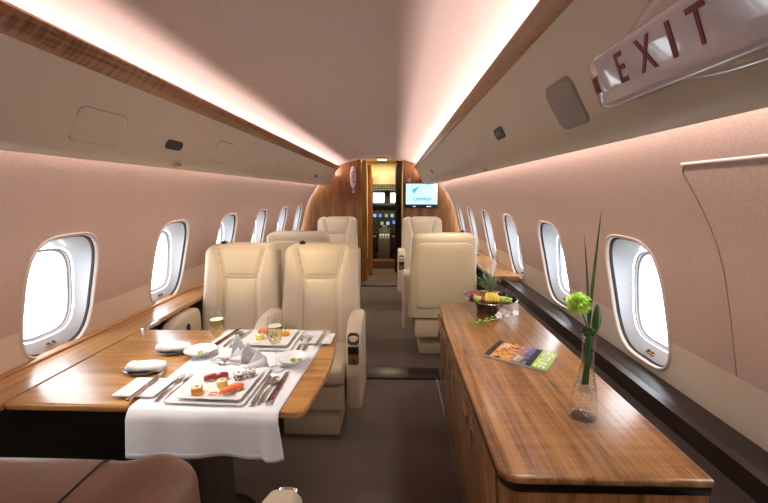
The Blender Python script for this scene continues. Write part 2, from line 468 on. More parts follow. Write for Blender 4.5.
for side in (-1, 1):
    e0 = None
    for k in range(-2, 6):
        yc = wyc(side, k)
        if e0 is None:
            e0 = make_window(side, wi); e0.location = (0, yc, 0)
        else:
            e = dup(e0, (0, yc, 0)); e.name = 'window_%d' % wi
        area('window_daylight_portal', (wx(side, WC)+side*0.110, yc, WC), (-side, 0, 0), 0.37, 0.28, 1, (1, 1, 1), portal=True)
        wi += 1
# ---- lower side panels (dark), under the ledges
struct(MB().box(-1.36, -1.31, YA, YB, 0, 0.705).obj('baseboard_left', simple('dark_side_panel', (.016, .011, .009), .7)))
struct(MB().box(0.86, 0.89, YA, YB, 0, 0.735).obj('baseboard_right', MT['dark_trim']))

# ---- valances with wood lips
def refine(P, m, k=5):
    out = []
    for i in range(m):
        p0, p1, p2, p3 = P[max(i-1, 0)], P[i], P[i+1], P[min(i+2, m)]
        for j in range(k):
            t = j/k
            out.append(tuple(0.5*((2*p1[c])+(-p0[c]+p2[c])*t+(2*p0[c]-5*p1[c]+4*p2[c]-p3[c])*t*t+(-p0[c]+3*p1[c]-3*p2[c]+p3[c])*t**3) for c in (0, 1)))
    return out+P[m:]
def extr(poly, y0, y1, name, mat, parent=None, closed=True, smooth=True, angle=35):
    n = len(poly); v = [(x, y0, z) for x, z in poly] + [(x, y1, z) for x, z in poly]
    f = [(i, (i+1) % n, n+(i+1) % n, n+i) for i in range(n if closed else n-1)]
    if closed: f += [tuple(range(n))[::-1], tuple(range(n, 2*n))]
    return obj(name, v, f, mat, parent, smooth=smooth, angle=angle)
VR = [(.318, 1.738), (.345, 1.692), (.372, 1.640), (.398, 1.592), (.425, 1.553), (.460, 1.528), (.505, 1.521), (.555, 1.526), (.60, 1.540), (.61, 1.55), (.56, 1.575), (.54, 1.60), (.53, 1.665), (.50, 1.68), (.385, 1.68), (.348, 1.72), (.332, 1.738)]
VL = [(-.832, 1.737), (-.853, 1.692), (-.876, 1.640), (-.900, 1.592), (-.925, 1.553), (-.955, 1.524), (-1.0, 1.512), (-1.04, 1.512), (-1.075, 1.524), (-1.08, 1.54), (-1.03, 1.575), (-1.01, 1.60), (-1.0, 1.665), (-.97, 1.68), (-.895, 1.68), (-.862, 1.72), (-.846, 1.738)]
YV = 5.62
vr = struct(extr(refine(VR, 8), YA, YV, 'trim_1', MT['valance'])); vl = struct(extr(refine(VL, 8), YA, YV, 'trim_2', MT['valance']))
LR = [(.287, 1.776), (.296, 1.757), (.317, 1.739), (.322, 1.735), (.332, 1.738), (.325, 1.765), (.305, 1.785), (.292, 1.785)]
LL = [(-.787, 1.779), (-.800, 1.760), (-.827, 1.738), (-.834, 1.734), (-.846, 1.737), (-.838, 1.765), (-.812, 1.788), (-.794, 1.788)]
struct(extr(LR, YA, YV+.01, 'trim_3', MT['trim_wood'])); struct(extr(LL, YA, YV+.01, 'trim_4', MT['trim_wood']))
# points on the valance face: s = 0 at the lip, 1 near the bottom
def vface(side, s):
    P = (VR if side > 0 else VL)[:6]; q = s*(len(P)-1); i = min(len(P)-2, int(q)); t = q-i
    x = P[i][0]*(1-t)+P[i+1][0]*t; z = P[i][1]*(1-t)+P[i+1][1]*t
    dx = P[i+1][0]-P[i][0]; dz = P[i+1][1]-P[i][1]
    n = Vector((dz, 0, -dx)) if side > 0 else Vector((-dz, 0, dx)); n.normalize()
    return Vector((x, 0, z)), n
def patch(side, outline, yc, sc, lift, name, mat, parent, taper=0.003):
    """outline in (along y, down the face in metres) about (yc, sc): plate following the face"""
    L = 0.262
    def P(a, b2, h):
        p, n = vface(side, max(0.01, min(0.99, sc + b2/L))); q = p + n*h; return (q.x, yc+a, q.z)
    n = len(outline); k = 5
    v = []; f = []
    rings = [(1.0, -0.002), (1.0, lift*0.6)] + [(1-0.02, lift)] + [(1-(j+1)/k*0.98, lift) for j in range(k-1)]
    for q, h in rings: v += [P(a*q, b2*q, h) for a, b2 in outline]
    for j in range(len(rings)-1): f += [(j*n+i, j*n+(i+1) % n, (j+1)*n+(i+1) % n, (j+1)*n+i) for i in range(n)]
    f.append(tuple(range((len(rings)-1)*n, len(rings)*n)))
    return obj(name, v, f, mat, parent, smooth=True)
def lined_panel(side, yc, sc, w, h, r, name, parent, mat):
    a = patch(side, rrect(w+0.006, h+0.006, r+0.003, 6), yc, sc, 0.0006, name + '_gap', MT['valance_line'], parent)
    return patch(side, rrect(w, h, r, 6), yc, sc, 0.0022, name, mat, parent)
lined_panel(-1, 1.185, 0.60, 0.20, 0.110, 0.025, 'access_panel', vl, MT['valance'])
lined_panel(-1, 2.02, 0.55, 0.19, 0.115, 0.025, 'access_panel', vl, MT['valance'])
lined_panel(-1, 3.0, 0.60, 0.07, 0.05, 0.01, 'access_panel', vl, MT['valance'])
patch(1, rrect(0.130, 0.105, 0.022, 6), 0.925, 0.58, 0.004, 'speaker_grille', MT['grille'], vr)
patch(1, rrect(0.140, 0.115, 0.027, 6), 0.925, 0.58, 0.0025, 'speaker_bezel', MT['valance_line'], vr)
lined_panel(1, 2.7, 0.5, 0.06, 0.10, 0.012, 'access_panel', vr, MT['valance'])
for side, par, yc, sc, w in ((-1, vl, 1.58, 0.60, .115), (1, vr, 1.45, 0.50, .11), (-1, vl, 4.45, 0.6, .13), (1, vr, 3.95, 0.5, .13)):
    patch(side, rrect(w, 0.042, 0.018, 6), yc, sc, 0.003, 'air_gasper', MT['black'], par)
    patch(side, rrect(w*0.55, 0.016, 0.007, 4), yc, sc, 0.0045, 'gasper_slot', MT['dark_metal'], par)

# ---- bulkheads
mb = MB(); mb.box(-1.75, -0.497, YB, YB+0.04, 0, 2.02); bl = struct(mb.obj('wall_forward_left', MT['bulk_wood']))
mb = MB(); mb.box(0.142, 1.35, YB, YB+0.04, 0, 2.02); br = struct(mb.obj('wall_forward_right', MT['bulk_wood']))
mb = MB()
mb.box(-0.497, 0.142, YB, YB+0.04, 1.915, 2.02); struct(mb.obj('wall_forward_header', MT['bulk_wood']))
mb = MB(); mb.box(-0.505, -0.490, YB-0.012, YB+0.05, 0, 1.92); struct(mb.obj('trim_5', MT['brass']))
mb = MB(); mb.box(0.130, 0.146, YB-0.012, YB+0.05, 0, 1.92); struct(mb.obj('trim_6', MT['brass']))
struct(MB().box(-1.75, 1.35, YA-0.04, YA, 0, 2.02).obj('wall_aft', simple('aft_panel', (0.45, 0.36, 0.28), 0.6)))
# threshold strip at the bulkhead, dark strip across the floor
struct(MB().box(-0.49, 0.14, 5.60, 5.66, 0, 0.012).obj('trim_7', MT['dark_metal'], bevel=0.003))
struct(MB().box(-0.30, 0.36, 2.705, 2.885, 0.0, 0.014).obj('trim_8', MT['dark_trim'], bevel=0.004))

# ---- vestibule and flight deck
cream = simple('vestibule_cream_panel', (0.72, 0.64, 0.42), 0.5)
struct(MB().box(-0.80, -0.76, YB+.04, 8.5, 0, 2.05).obj('wall_vestibule_left', MT['door_wood']))
struct(MB().box(0.26, 0.30, YB+.04, 8.5, 0, 2.05).obj('wall_vestibule_right', MT['bulk_wood']))
struct(MB().box(-0.80, 0.30, YB+.04, 8.5, 1.95, 2.0).obj('ceiling_vestibule', cream))
# arched cream header behind the vestibule
mb = MB(); n = 16
top = [(-0.76, 1.95), (0.26, 1.95)]
arch = [(0.07, 1.55)] + [(-0.185+0.255*math.cos(PI*i/n), 1.55+0.20*math.sin(PI*i/n)) for i in range(1, n)] + [(-0.44, 1.55)]
poly = [(-0.76, 0.2), (-0.76, 1.95), (0.26, 1.95), (0.26, 0.2), (0.07, 0.2)] + arch + [(-0.44, 0.2)]
v = [(x, 7.0, z) for x, z in poly] + [(x, 7.04, z) for x, z in poly]; k = len(poly)
struct(obj('wall_flight_deck', v, [tuple(range(k)), tuple(range(k, 2*k))[::-1]] + [(i, (i+1) % k, k+(i+1) % k, k+i) for i in range(k)], cream))
struct(MB().box(-0.76, 0.26, 7.0, 8.5, 0, 0.14).obj('floor_flight_deck', simple('red_brown_carpet', (0.16, 0.07, 0.04), 0.9, var=.3, scale=200)))
d1 = struct(empty('door_1'))
MB().box(-0.545, -0.425, 6.02, 6.06, 0.01, 1.90).obj('door_leaf', MT['door_wood'], d1, bevel=0.004)
MB().box(-0.44, -0.362, 6.42, 6.46, 0.01, 1.86).obj('door_leaf', MT['door_wood'], d1, bevel=0.004)
MB().box(-0.432, -0.422, 6.00, 6.03, 0.85, 1.05).obj('door_handle', MT['brass'], d1, bevel=0.002)
cl = tag(MB().box(-0.27, -0.13, 6.42, 6.52, 1.940, 1.952).obj('ceiling_light', emit('vestibule_lamp', (1.0, 0.93, 0.75), 6.0), bevel=0.003), 'small glowing rectangular ceiling lamp beyond the cabin doorway', 'light')
area('vestibule_lamp_light', (-0.2, 6.47, 1.93), (0, 0, -1), 0.14, 0.10, 18, (1.0, 0.86, 0.50))
cu = MB()
v = []; f = []
for i in range(25):
    x = 0.02+0.115*i/24; y = 6.52+0.018*math.sin(i*1.6)
    v += [(x, y, 0.03), (x, y, 1.93), (x, y+0.012, 0.03), (x, y+0.012, 1.93)]
for i in range(24):
    a = 4*i; f += [(a, a+4, a+5, a+1), (a+2, a+3, a+7, a+6), (a+1, a+5, a+7, a+3), (a, a+2, a+6, a+4)]
cu.add(v, f); tag(cu.obj('curtain', simple('dark_brown_curtain', (0.07, 0.045, 0.035), 0.8), smooth=True), 'dark brown curtain gathered at the right of the cockpit doorway', 'curtain')
# front of the flight deck: frame with windscreen openings
fm = simple('flight_deck_grey', (0.16, 0.14, 0.11), 0.5)
mb = MB(); Y0 = 8.0
mb.box(-0.76, 0.26, Y0, Y0+.04, 0.14, 1.21); mb.box(-0.76, 0.26, Y0, Y0+.04, 1.40, 1.95)
mb.box(-0.76, -0.43, Y0, Y0+.04, 1.21, 1.40); mb.box(-0.20, -0.075, Y0, Y0+.04, 1.21, 1.40); mb.box(0.16, 0.26, Y0, Y0+.04, 1.21, 1.40)
fd = struct(mb.obj('wall_windscreen', fm))
MB().box(-0.43, -0.20, Y0+.015, Y0+.02, 1.21, 1.40).obj('windscreen_pane', MT['pane'], fd)
MB().box(-0.075, 0.16, Y0+.015, Y0+.02, 1.21, 1.40).obj('windscreen_pane', MT['pane'], fd)
ip = thing('instrument_panel', 'dark cockpit instrument panel with glowing blue displays and many knobs', 'control panel', (-0.185, 7.9, 0.14))
MB().box(-0.36, 0.36, -0.02, 0.06, 0.40, 0.97).obj('panel_body', simple('panel_dark', (0.07, 0.065, 0.055), 0.5), ip, bevel=0.01)
MB().box(-0.40, 0.40, -0.14, 0.07, 0.97, 1.045).obj('glareshield', MT['black'], ip, bevel=0.012)
sc1 = emit('display_blue', (0.10, 0.22, 0.65), 1.3); sc2 = emit('display_cyan', (0.25, 0.5, 0.7), 1.0); sc3 = emit('display_green', (0.3, 0.45, 0.3), .8)
for i, (x, z, mm) in enumerate(((-0.21, 0.80, sc2), (-0.10, 0.80, sc1), (0.03, 0.80, sc3), (0.15, 0.80, sc2), (-0.06, 0.64, sc3), (0.06, 0.64, sc2), (0.19, 0.66, sc1))):
    s_ = MB().box(x-0.045, x+0.045, -0.030, -0.018, z-0.05, z+0.05).obj('display_bezel', MT['black'], ip, bevel=0.003)
    MB().box(x-0.032, x+0.032, -0.034, -0.028, z-0.034, z+0.034).obj('screen', mm, s_)
mb = MB()
for i in range(26):
    x = random.uniform(-0.3, 0.3); z = random.choice((0.45, 0.50, 0.55, 0.89, 0.92))
    mb.lathe([(0.009, 0), (0.008, 0.02)], 8, T(x, -0.02, z) @ R('X', 90), cap1=True)
mb.obj('knob_rows', simple('pale_knobs', (0.55, 0.53, 0.42), 0.4), ip)['kind'] = 'stuff'
cp = thing('centre_pedestal', 'sloping cockpit centre pedestal with lit buttons and throttle levers', 'control panel', (-0.185, 7.5, 0.14))
mb = MB(); mb.add([(-.11, -.25, 0), (.11, -.25, 0), (.11, .33, 0), (-.11, .33, 0), (-.11, -.25, .40), (.11, -.25, .40), (.11, .33, .55), (-.11, .33, .55)],
                  [(0, 3, 2, 1), (4, 5, 6, 7), (0, 1, 5, 4), (1, 2, 6, 5), (2, 3, 7, 6), (3, 0, 4, 7)])
mb.obj('pedestal_body', simple('pedestal_grey', (0.12, 0.11, 0.09), 0.5), cp, bevel=0.006)
for x in (-0.03, 0.0, 0.03):
    mb = MB(); mb.tube([(x, 0.1, 0.48), (x, 0.08, 0.60)], 0.006, 6); mb.box(x-0.011, x+0.011, 0.06, 0.09, 0.59, 0.62)
    mb.obj('throttle_lever', simple('lever_pale', (0.7, 0.68, 0.6), 0.4), cp)
for i in range(4):
    for j in range(5):
        x = -0.075+0.05*i; y = -0.2+0.055*j; z = 0.40+0.15*(y+.25)/.58
        MB().box(x-0.014, x+0.014, y-0.014, y+0.014, z-0.004, z+0.012).obj('lit_button', (sc3, emit('button_amber', (.8, .6, .3), 1.5), MT['black'])[(i*3+j*2) % 3], cp)
op = thing('overhead_panel', 'cockpit overhead switch panel above the windscreen', 'control panel', (-0.185, 7.75, 1.44))
MB().box(-0.26, 0.26, -0.05, 0.249, 0, 0.13).obj('panel_body', MT['black'], op, bevel=0.01)
MB().box(-0.24, 0.24, 0.06, 0.249, 0.13, 0.506).obj('panel_hanger', cream, op)
for j in range(3):
    mb = MB()
    for i in range(16): mb.box(-0.235+0.03*i, -0.217+0.03*i, -0.062, -0.048, 0.018+0.036*j, 0.034+0.036*j)
    mb.obj('switch_row', simple('switch_cream', (0.62, 0.56, 0.36), 0.5), op)
for x, lab in ((-0.47, 'black pilot seat on the left of the cockpit'), (0.095, 'black pilot seat on the right of the cockpit')):
    t = thing('pilot_seat', lab, 'seat', (x, 7.28, 0.14), 0, 'pilot seats')
    MB().box(-0.16, 0.16, -0.02, 0.35, 0.10, 0.20).obj('seat_cushion', MT['black'], t, bevel=0.03, seg=3)
    MB().box(-0.16, 0.16, -0.09, -0.01, 0.16, 0.46).obj('backrest', MT['black'], t, bevel=0.03, seg=3)
    MB().box(-0.12, 0.12, 0.02, 0.28, 0, 0.10).obj('seat_base', MT['dark_metal'], t, bevel=0.01)
area('flight_deck_light', (-0.2, 7.5, 1.9), (0, 0, -1), 0.2, 0.2, 5, (1.0, 0.88, 0.55))

# ---------------------------------------------------------------- ledges under the windows
struct(extr([(-1.46, .705), (-1.262, .705), (-1.258, .712), (-1.258, .724), (-1.262, .73), (-1.46, .73)], YA, YB, 'trim_9', MT['ledge_wood']))
struct(extr([(-1.47, .73), (-1.418, .73), (-1.418, .738), (-1.424, .742), (-1.47, .744)], YA, YB, 'trim_10', MT['ledge_wood']))
hd = tag(MB().box(-1.262, -1.232, 1.775, 1.90, 0.715, 0.737).obj('ledge_handle', MT['steel'], bevel=0.007, seg=3), 'polished metal pull on the edge of the left window ledge behind the table', 'handle')
struct(extr([(.745, .60), (.742, .664), (.75, .67), (.872, .678), (.886, .684), (.915, .695), (.930, .701), (1.03, .705), (1.03, .62)], YA, 3.0, 'trim_11', MT['dark_trim'], angle=25))
struct(MB().box(0.765, 0.785, YA, 5.85, 0, 0.62).obj('trim_12', MT['dark_trim']))
struct(extr([(.80, .70), (.79, .708), (.79, .735), (.797, .742), (1.03, .742), (1.03, .70)], 3.0, YB, 'trim_13', MT['ledge_wood']))
struct(MB().box(0.80, 1.02, 3.0, 3.015, 0.60, 0.70).obj('trim_14', MT['dark_trim']))
bt = tag(MB().lathe([(0, .006), (.010, .006), (.014, .003), (.016, 0)], 16, T(.90, 2.42, .704)).obj('wall_stud', MT['steel'], smooth=True), 'small round metal stud on the dark ledge behind the fruit bowl', 'stud')
bu = thing('belt_buckle', 'small metal latch lying on the right wooden window ledge', 'latch', (0.845, 4.05, 0.742))
MB().box(-0.03, 0.03, -0.02, 0.02, 0, 0.008).obj('plate', MT['steel'], bu, bevel=0.002)
MB().box(0.03, 0.075, -0.012, 0.012, 0, 0.006).obj('tongue', MT['black'], bu, bevel=0.002)

# ---------------------------------------------------------------- seats
def seat(label, leather, lean=0.12, arms=(1, 1), group=None, ztop=1.07, name='cabin_seat', T0=0.12, latch=True, arm_mat=None):
    t = thing(name, label, 'seat', group=group)
    Wd = 0.25; Rx = 0.085; rc = 0.065; z0 = 0.36
    def half(z): return Wd + 0.004 - 0.016*sm(0.55, 1.05, z)
    def ph(z): return 0.108 + 0.044*max(0, min(1, (z-0.86)/0.19)) if z > 0.86 else 0.108 + 0.010*sm(0.5, 0.86, 0.86-z+0.5)*0
    def crown(z):
        if z > ztop-rc: s_ = min(1, (z-(ztop-rc))/rc); ph_ = math.asin(s_); return math.cos(ph_)
        return 1.0
    def yfront(z):
        c = crown(z); Tz = T0*(0.12+0.88*c**0.6)
        base = 0.18 + lean*(z-0.42)/0.65
        return base + (T0-Tz)/2, Tz
    zs = [z0+(ztop-rc-z0)*i/30 for i in range(31)] + [ztop-rc+rc*math.sin(PI/2*i/10) for i in range(1, 11)]
    loops = []
    for z in zs:
        yf, Tz = yfront(z); c = crown(z)
        a = half(z) - Rx*(1-c)
        re = min(0.04, Tz*0.42); lp = []
        n = 45
        for i in range(n+1):
            q = -1+2*i/n; x = a*math.sin(q*PI/2)
            d = max(0, abs(x)-(a-re)); rd = re-math.sqrt(max(0, re*re-d*d))
            bo = 0.030*sm(ph(z)+0.001, ph(z)+0.030, abs(x))*c + 0.006*(1-(abs(x)/a)**2)
            lp.append((x, yf+rd-bo, z))
        for i in range(1, n):
            q = 1-2*i/n; x = a*math.sin(q*PI/2)
            d = max(0, abs(x)-(a-re)); rd = re-math.sqrt(max(0, re*re-d*d))
            lp.append((x, yf+Tz-rd+0.010*(1-(x/a)**2), z))
        loops.append(lp)
    MB().loft(loops).obj('backrest', leather, t, smooth=True, angle=60)
    def panel(name, za, zb, nx=16, nz=16, h=0.014):
        v = []; f = []
        for j in range(nz+1):
            tz = j/nz; z = za+(zb-za)*tz; w = ph(min(z, 1.05))
            yf, Tz = yfront(z)
            for i in range(nx+1):
                s_ = i/nx; x = w*(2*s_-1)
                e = min(s_*2*w, (1-s_)*2*w, tz*(zb-za), (1-tz)*(zb-za))
                hh = -0.006 + h*(1-math.exp(-e/0.010)) + 0.010*math.sin(PI*s_)*math.sin(PI*tz)
                v.append((x, yf-hh-0.003, z))
        for j in range(nz):
            for i in range(nx):
                a = j*(nx+1)+i; f.append((a, a+1, a+nx+2, a+nx+1))
        return obj(name, v, f, leather, t, smooth=True, angle=80)
    panel('headrest', 0.862, ztop-0.012, 24, 24, 0.016)
    panel('centre_panel', 0.42, 0.855, 22, 30, 0.014)
    # stitched seams
    for za, zb in ((0.855, 0.8625),):
        v = []
        p = [(-ph(.86), yfront(.858)[0]-0.006, .858), (0, yfront(.858)[0]-0.010, .858), (ph(.86), yfront(.858)[0]-0.006, .858)]
        MB().tube(p, 0.0022, 6).obj('seam', MT['piping'], t, smooth=True)
    for sx in (-1, 1):
        p = []
        for i in range(24):
            z = 0.44+(ztop-0.03-0.44)*i/23; p.append((sx*(ph(min(z, 1.05))+0.004), yfront(z)[0]-0.006, z))
        MB().tube(p, 0.0022, 6).obj('seam', MT['piping'], t, smooth=True)
    if not latch:      # seams running over the crown of the seat nearest us
        for sx in (-1, 1):
            p = []
            for i in range(40):
                q = i/39
                if q < .3: z = .90+(ztop-.004-.90)*q/.3; y = yfront(z)[0]-.004
                elif q < .5: z = ztop+.0005; y0_ = yfront(ztop-.004); y = y0_[0]+y0_[1]*(q-.3)/.2
                else: z = ztop-.004-(q-.5)/.5*.45; yf_ = yfront(z); y = yf_[0]+yf_[1]+.010
                p.append((sx*(.115-.03*sm(.45, 1, q)), y, z))
            MB().tube(p, .0016, 6).obj('seam', MT['black'], t, smooth=True)
            p = []
            for i in range(30):
                q = i/29; z = ztop-.010-q*.5; a_ = half(z)-.075*(1-crown(z)); yf_ = yfront(z)
                p.append((sx*(a_-.035-.02*sm(0, 1, q)), yf_[0]+yf_[1]+.006, z))
            MB().tube(p, .0022, 6).obj('seam', MT['black'], t, smooth=True)
    # smooth rear panel with rounded corners
    def ry(x, z):
        yf, Tz = yfront(z); return yf+Tz+0.010*(1-(x/.25)**2)
    out = rrect(0.415, ztop-0.075-0.44, 0.05, 6, 0, (ztop-0.075+0.44)/2); cz = (ztop-0.075+0.44)/2
    v = []; f = []; n = len(out)
    for q, h in ((1.0, -0.003), (0.995, 0.004), (0.97, 0.006), (0.8, 0.006), (0.6, 0.006), (0.4, 0.006), (0.2, 0.006), (0.02, 0.006)):
        v += [(x*q, ry(x*q, cz+(z-cz)*q)+h, cz+(z-cz)*q) for x, z in out]
    for j in range(7): f += [(j*n+i, j*n+(i+1) % n, (j+1)*n+(i+1) % n, (j+1)*n+i) for i in range(n)]
    f.append(tuple(range(7*n, 8*n)))
    obj('rear_panel', v, f, leather, t, smooth=True, angle=80)
    # cushion, skirt, plinth
    MB().box(-0.205, 0.205, -0.20, 0.19, 0.335, 0.455).obj('seat_cushion', leather, t, bevel=0.035, seg=4)
    MB().box(-0.205, 0.205, -0.17, 0.27, 0.175, 0.34).obj('seat_skirt', leather, t, bevel=0.02, seg=3)
    MB().box(-0.165, 0.165, -0.13, 0.19, 0.0, 0.172).obj('seat_plinth', leather, t, bevel=0.012, seg=2)
    # small latch on the crown
    yl = yfront(ztop-.03)[0]+0.02
    mb = MB(); mb.box(-0.145, -0.115, yl, yl+0.03, ztop-0.012, ztop+0.012)
    mb.tube([(-0.15, yl+.015, ztop+.004), (-0.13, yl+.015, ztop+.016), (-0.11, yl+.015, ztop+.004)], 0.004, 6)
    if latch: mb.obj('headrest_latch', MT['dark_metal'], t, smooth=True, angle=30)
    for sx, on in zip((-1, 1), arms):
        if not on: continue
        xc = sx*(0.258 if latch else .264); w = 0.043
        prof = [(.140, .20), (.140, .64), (.130, .684), (.10, .695), (-.03, .700), (-.10, .692), (-.155, .668), (-.19, .625), (-.20, .57), (-.198, .40), (-.19, .20)]
        v = [(xc-w, y, z) for y, z in prof] + [(xc+w, y, z) for y, z in prof]; k = len(prof)
        arm = obj('armrest', v, [tuple(range(k))[::-1], tuple(range(k, 2*k))] + [(i, (i+1) % k, k+(i+1) % k, k+i) for i in range(k)], arm_mat or leather, t, bevel=0.022, seg=4, angle=60)
        # control with a steel rim on the sloping front, wood block under it
        M = T(xc, -0.188, 0.618) @ R('X', 72)
        mb = MB(); o1 = rrect(.062, .066, .020, 5); o2 = rrect(.050, .054, .015, 5)
        mb.loft([[(x, y, -.006) for x, y in o1], [(x, y, .006) for x, y in o1], [(x, y, .006) for x, y in o2], [(x, y, -.006) for x, y in o2]], caps=False, M=M)
        mb.obj('control_rim', MT['steel'], arm, smooth=True, angle=30)
        mb = MB(); mb.loft([[(x, y, -.004) for x, y in o2], [(x, y, .002) for x, y in o2]], M=M); mb.obj('control_face', MT['black'], arm)
        mb = MB(); mb.loft([[(x*.7, y*.6, .001) for x, y in o2], [(x*.7, y*.6, .007) for x, y in o2]], M=M); mb.obj('control_button', leather, arm, smooth=True, angle=40)
        MB().box(xc-.030, xc+.030, -.208, -.190, .535, .578).obj('control_block', MT['black'], arm, bevel=.003)
        b3 = MB().box(xc-.030, xc+.030, -.207, -.188, .480, .533).obj('wood_inset', MT['bulk_wood'], arm, bevel=.003)
        mb = MB().lathe([(.008, -.002), (.008, .004), (.006, .005)], 12, T(xc, -.208, .507) @ R('X', 90), cap1=True); mb.obj('button', MT['steel'], arm, smooth=True, angle=30)
    return t
pairR = seat('cream leather seat facing the dining table, the one beside the aisle', MT['leather'], group='cream leather cabin seats')
pairR.location = (-0.475, 2.15, 0)
G = 'cream leather cabin seats'
q1 = dup(pairR, (0.402, 3.36, 0), 180, 'cream leather seat seen from behind, at the far end of the wooden credenza', G)
q2 = dup(pairR, (-0.795, 3.46, 0), 180, 'cream leather seat turned away, its back showing just above the two table seats', G)
q3 = dup(pairR, (-0.745, 4.68, 0), 0, 'cream leather seat facing us against the wooden bulkhead, left of the doorway', G)
q4 = dup(pairR, (0.370, 4.68, 0), 0, 'cream leather seat facing us under the wall screen, right of the doorway', G)
for q_ in (q1, q2, q3, q4): q_.scale = (1.07, 1.0, 1.02)
pairL = seat('cream leather seat facing the dining table, the one beside the windows', MT['leather'], arms=(1, 0), group=G)
pairL.location = (-1.000, 2.15, 0)
# oval control on the aisle-facing cheek of the window armrest
for o in C.objects:
    if o.parent == pairL and o.name.startswith('armrest'):
        mb = MB(); M = T(-0.212, -0.03, 0.60) @ R('Y', 90)
        mb.prism(rrect(.075, .034, .016, 5), 0, .006, M); mb.obj('side_control', MT['black'], o, bevel=.002)
fg = seat('shade-toned cream leather seat in the near left corner, seen from behind over its top', MT['leather_shaded'], lean=0.0, ztop=1.026, T0=0.14, arms=(1, 0), latch=False, arm_mat=MT['leather'])
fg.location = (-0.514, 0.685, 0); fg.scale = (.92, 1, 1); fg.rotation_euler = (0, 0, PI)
for o in list(C.objects):
    if o.parent == fg and o.name.startswith('armrest'): pass

# ---------------------------------------------------------------- dining table
t = thing('dining_table', 'glossy oak dining table with a rounded aisle edge fixed to the left wall', 'table', (-0.75, 1.40, 0))
pl = [(-1.257, 1.104), (-.85, 1.100), (-.55, 1.092), (-.33, 1.080), (-.305, 1.079), (-.288, 1.086), (-.277, 1.10)]
pl += [(-.277+0.030*math.sin(PI*i/16), 1.10+(1.755-1.10)*i/16) for i in range(1, 16)]
pl += [(-.279, 1.755), (-.290, 1.772), (-.31, 1.778), (-1.257, 1.778)]
mb = MB(); mb.prism([(x+.75, y-1.40) for x, y in pl], .704, .730)
mb.obj('tabletop', MT['table_wood'], t, bevel=0.008, seg=4)
mb = MB(); mb.lathe([(.082, .02), (.080, .06), (.080, .66), (.10, .698)], 32, T(.005, 0, 0), cap0=True, cap1=True)
mb.obj('pedestal', MT['pedestal'], t, smooth=True)
mb = MB(); mb.lathe([(.17, 0), (.17, .012), (.15, .02), (.08, .022)], 32, T(.005, 0, 0), cap0=True, cap1=True); mb.obj('base_plate', MT['dark_metal'], t, smooth=True, angle=30)
mb = MB(); mb.box(.42, .452, -.10, -.06, .655, .697); mb.obj('release_latch', MT['steel'], t, bevel=.006)
mb = MB(); mb.box(-.30, .36, -.22, .30, .66, .697); mb.obj('slide_rail', MT['black'], t, bevel=.004)
ZT = 0.730
# runner cloth with a hanging front
nx, ny = 40, 30
fL, fR, bL, bR = Vector((-.832, 1.094)), Vector((-.352, 1.080)), Vector((-.815, 1.776)), Vector((-.305, 1.774))
top = []; 
def cloth(s_, q):           # q: 0 far edge .. 1 table edge .. 2 hem
    if q <= 1:
        a = bL.lerp(fL, q); b2 = bR.lerp(fR, q); p = a.lerp(b2, s_)
        z = ZT+0.0022 + 0.0006*math.sin(9*s_+7*q)
        if q > .985: z -= 0.004*((q-.985)/.015)**2
        return (p.x, p.y-(.010 if q > .99 else 0), z)
    h = (q-1); p = fL.lerp(fR, s_)
    wav = 0.006*math.sin(s_*17+.6)*h + 0.010*h*math.sin(s_*5.2+1) + 0.018*h*sm(.86, .90, s_)*math.sin((s_-.86)*PI/.14)
    return (p.x + (s_-.5)*0.012*h + .008*h*sm(.8, 1, s_), p.y-0.012-wav-0.012*math.sin(min(1, h*6)*PI/2), ZT-0.004-0.147*h)
v = []; f = []
qs = [i/14 for i in range(14)] + [.985, .993, 1.0] + [1+.02, 1.05] + [1+i/14 for i in range(1, 15)]
nx = 60
for q in qs:
    for i in range(nx+1): v.append(cloth(i/nx, q))
for j in range(len(qs)-1):
    for i in range(nx): a = j*(nx+1)+i; f.append((a, a+1, a+nx+2, a+nx+1))
tr = obj('table_runner', v, f, MT['linen'], smooth=True, angle=80)
md = tr.modifiers.new('thickness', 'SOLIDIFY'); md.thickness = 0.0014; md.offset = 1
tag(tr, 'white linen runner across the dining table, hanging over its near edge', 'table runner')
# hem line
hm = []
for i in range(61):
    p = cloth(i/60, 1.90); hm.append((p[0], p[1]-0.0016, p[2]))
MB().tube(hm, 0.0011, 5).obj('hem', MT['linen'], tr, smooth=True)
ZC = ZT+0.0036   # top of the cloth

def square_plate(size, lift, name, label, loc, rz, group=None, h=.007, rim=.022, parent=None):
    def L(s_, z, r): return [(x, y, z) for x, y in rrect(s_, s_, r, 5)]
    mb = MB()
    mb.loft([L(size*.70, 0, .01), L(size*.80, .001, .012), L(size, h, .012), L(size, h+.0025, .012), L(size-2*rim+.012, h*.65+.0022, .012), L(size-2*rim, h*.45+.001, .010), L(size*.2, h*.40+.001, .01)])
    o = mb.obj(name, MT['porcelain'], None, smooth=True, angle=35)
    o.location = loc; o.rotation_euler = (0, 0, math.radians(rz)); return tag(o, label, 'plate', group)
def rect_plate(w, d, name, label, loc, rz, group=None):
    def L(k, z): return [(x, y, z) for x, y in rrect(w-k, d-k, .008, 4)]
    mb = MB(); mb.loft([L(.03, 0), L(.022, .001), L(0, .007), L(0, .009), L(.010, .007), L(.02, .004), L(.06, .0038)])
    o = mb.obj(name, MT['porcelain'], None, smooth=True, angle=35)
    o.location = loc; o.rotation_euler = (0, 0, math.radians(rz)); return tag(o, label, 'plate', group)
square_plate(.262, 0, 'charger_plate', 'large square white plate under the near sushi plate', (-.598, 1.228, ZC), -2)
square_plate(.212, 0, 'sushi_plate', 'square white plate holding the near sushi', (-.588, 1.216, ZC+.0095), -2)
square_plate(.235, 0, 'charger_plate', 'large square white plate under the far sushi plate', (-.553, 1.632, ZC), -1)
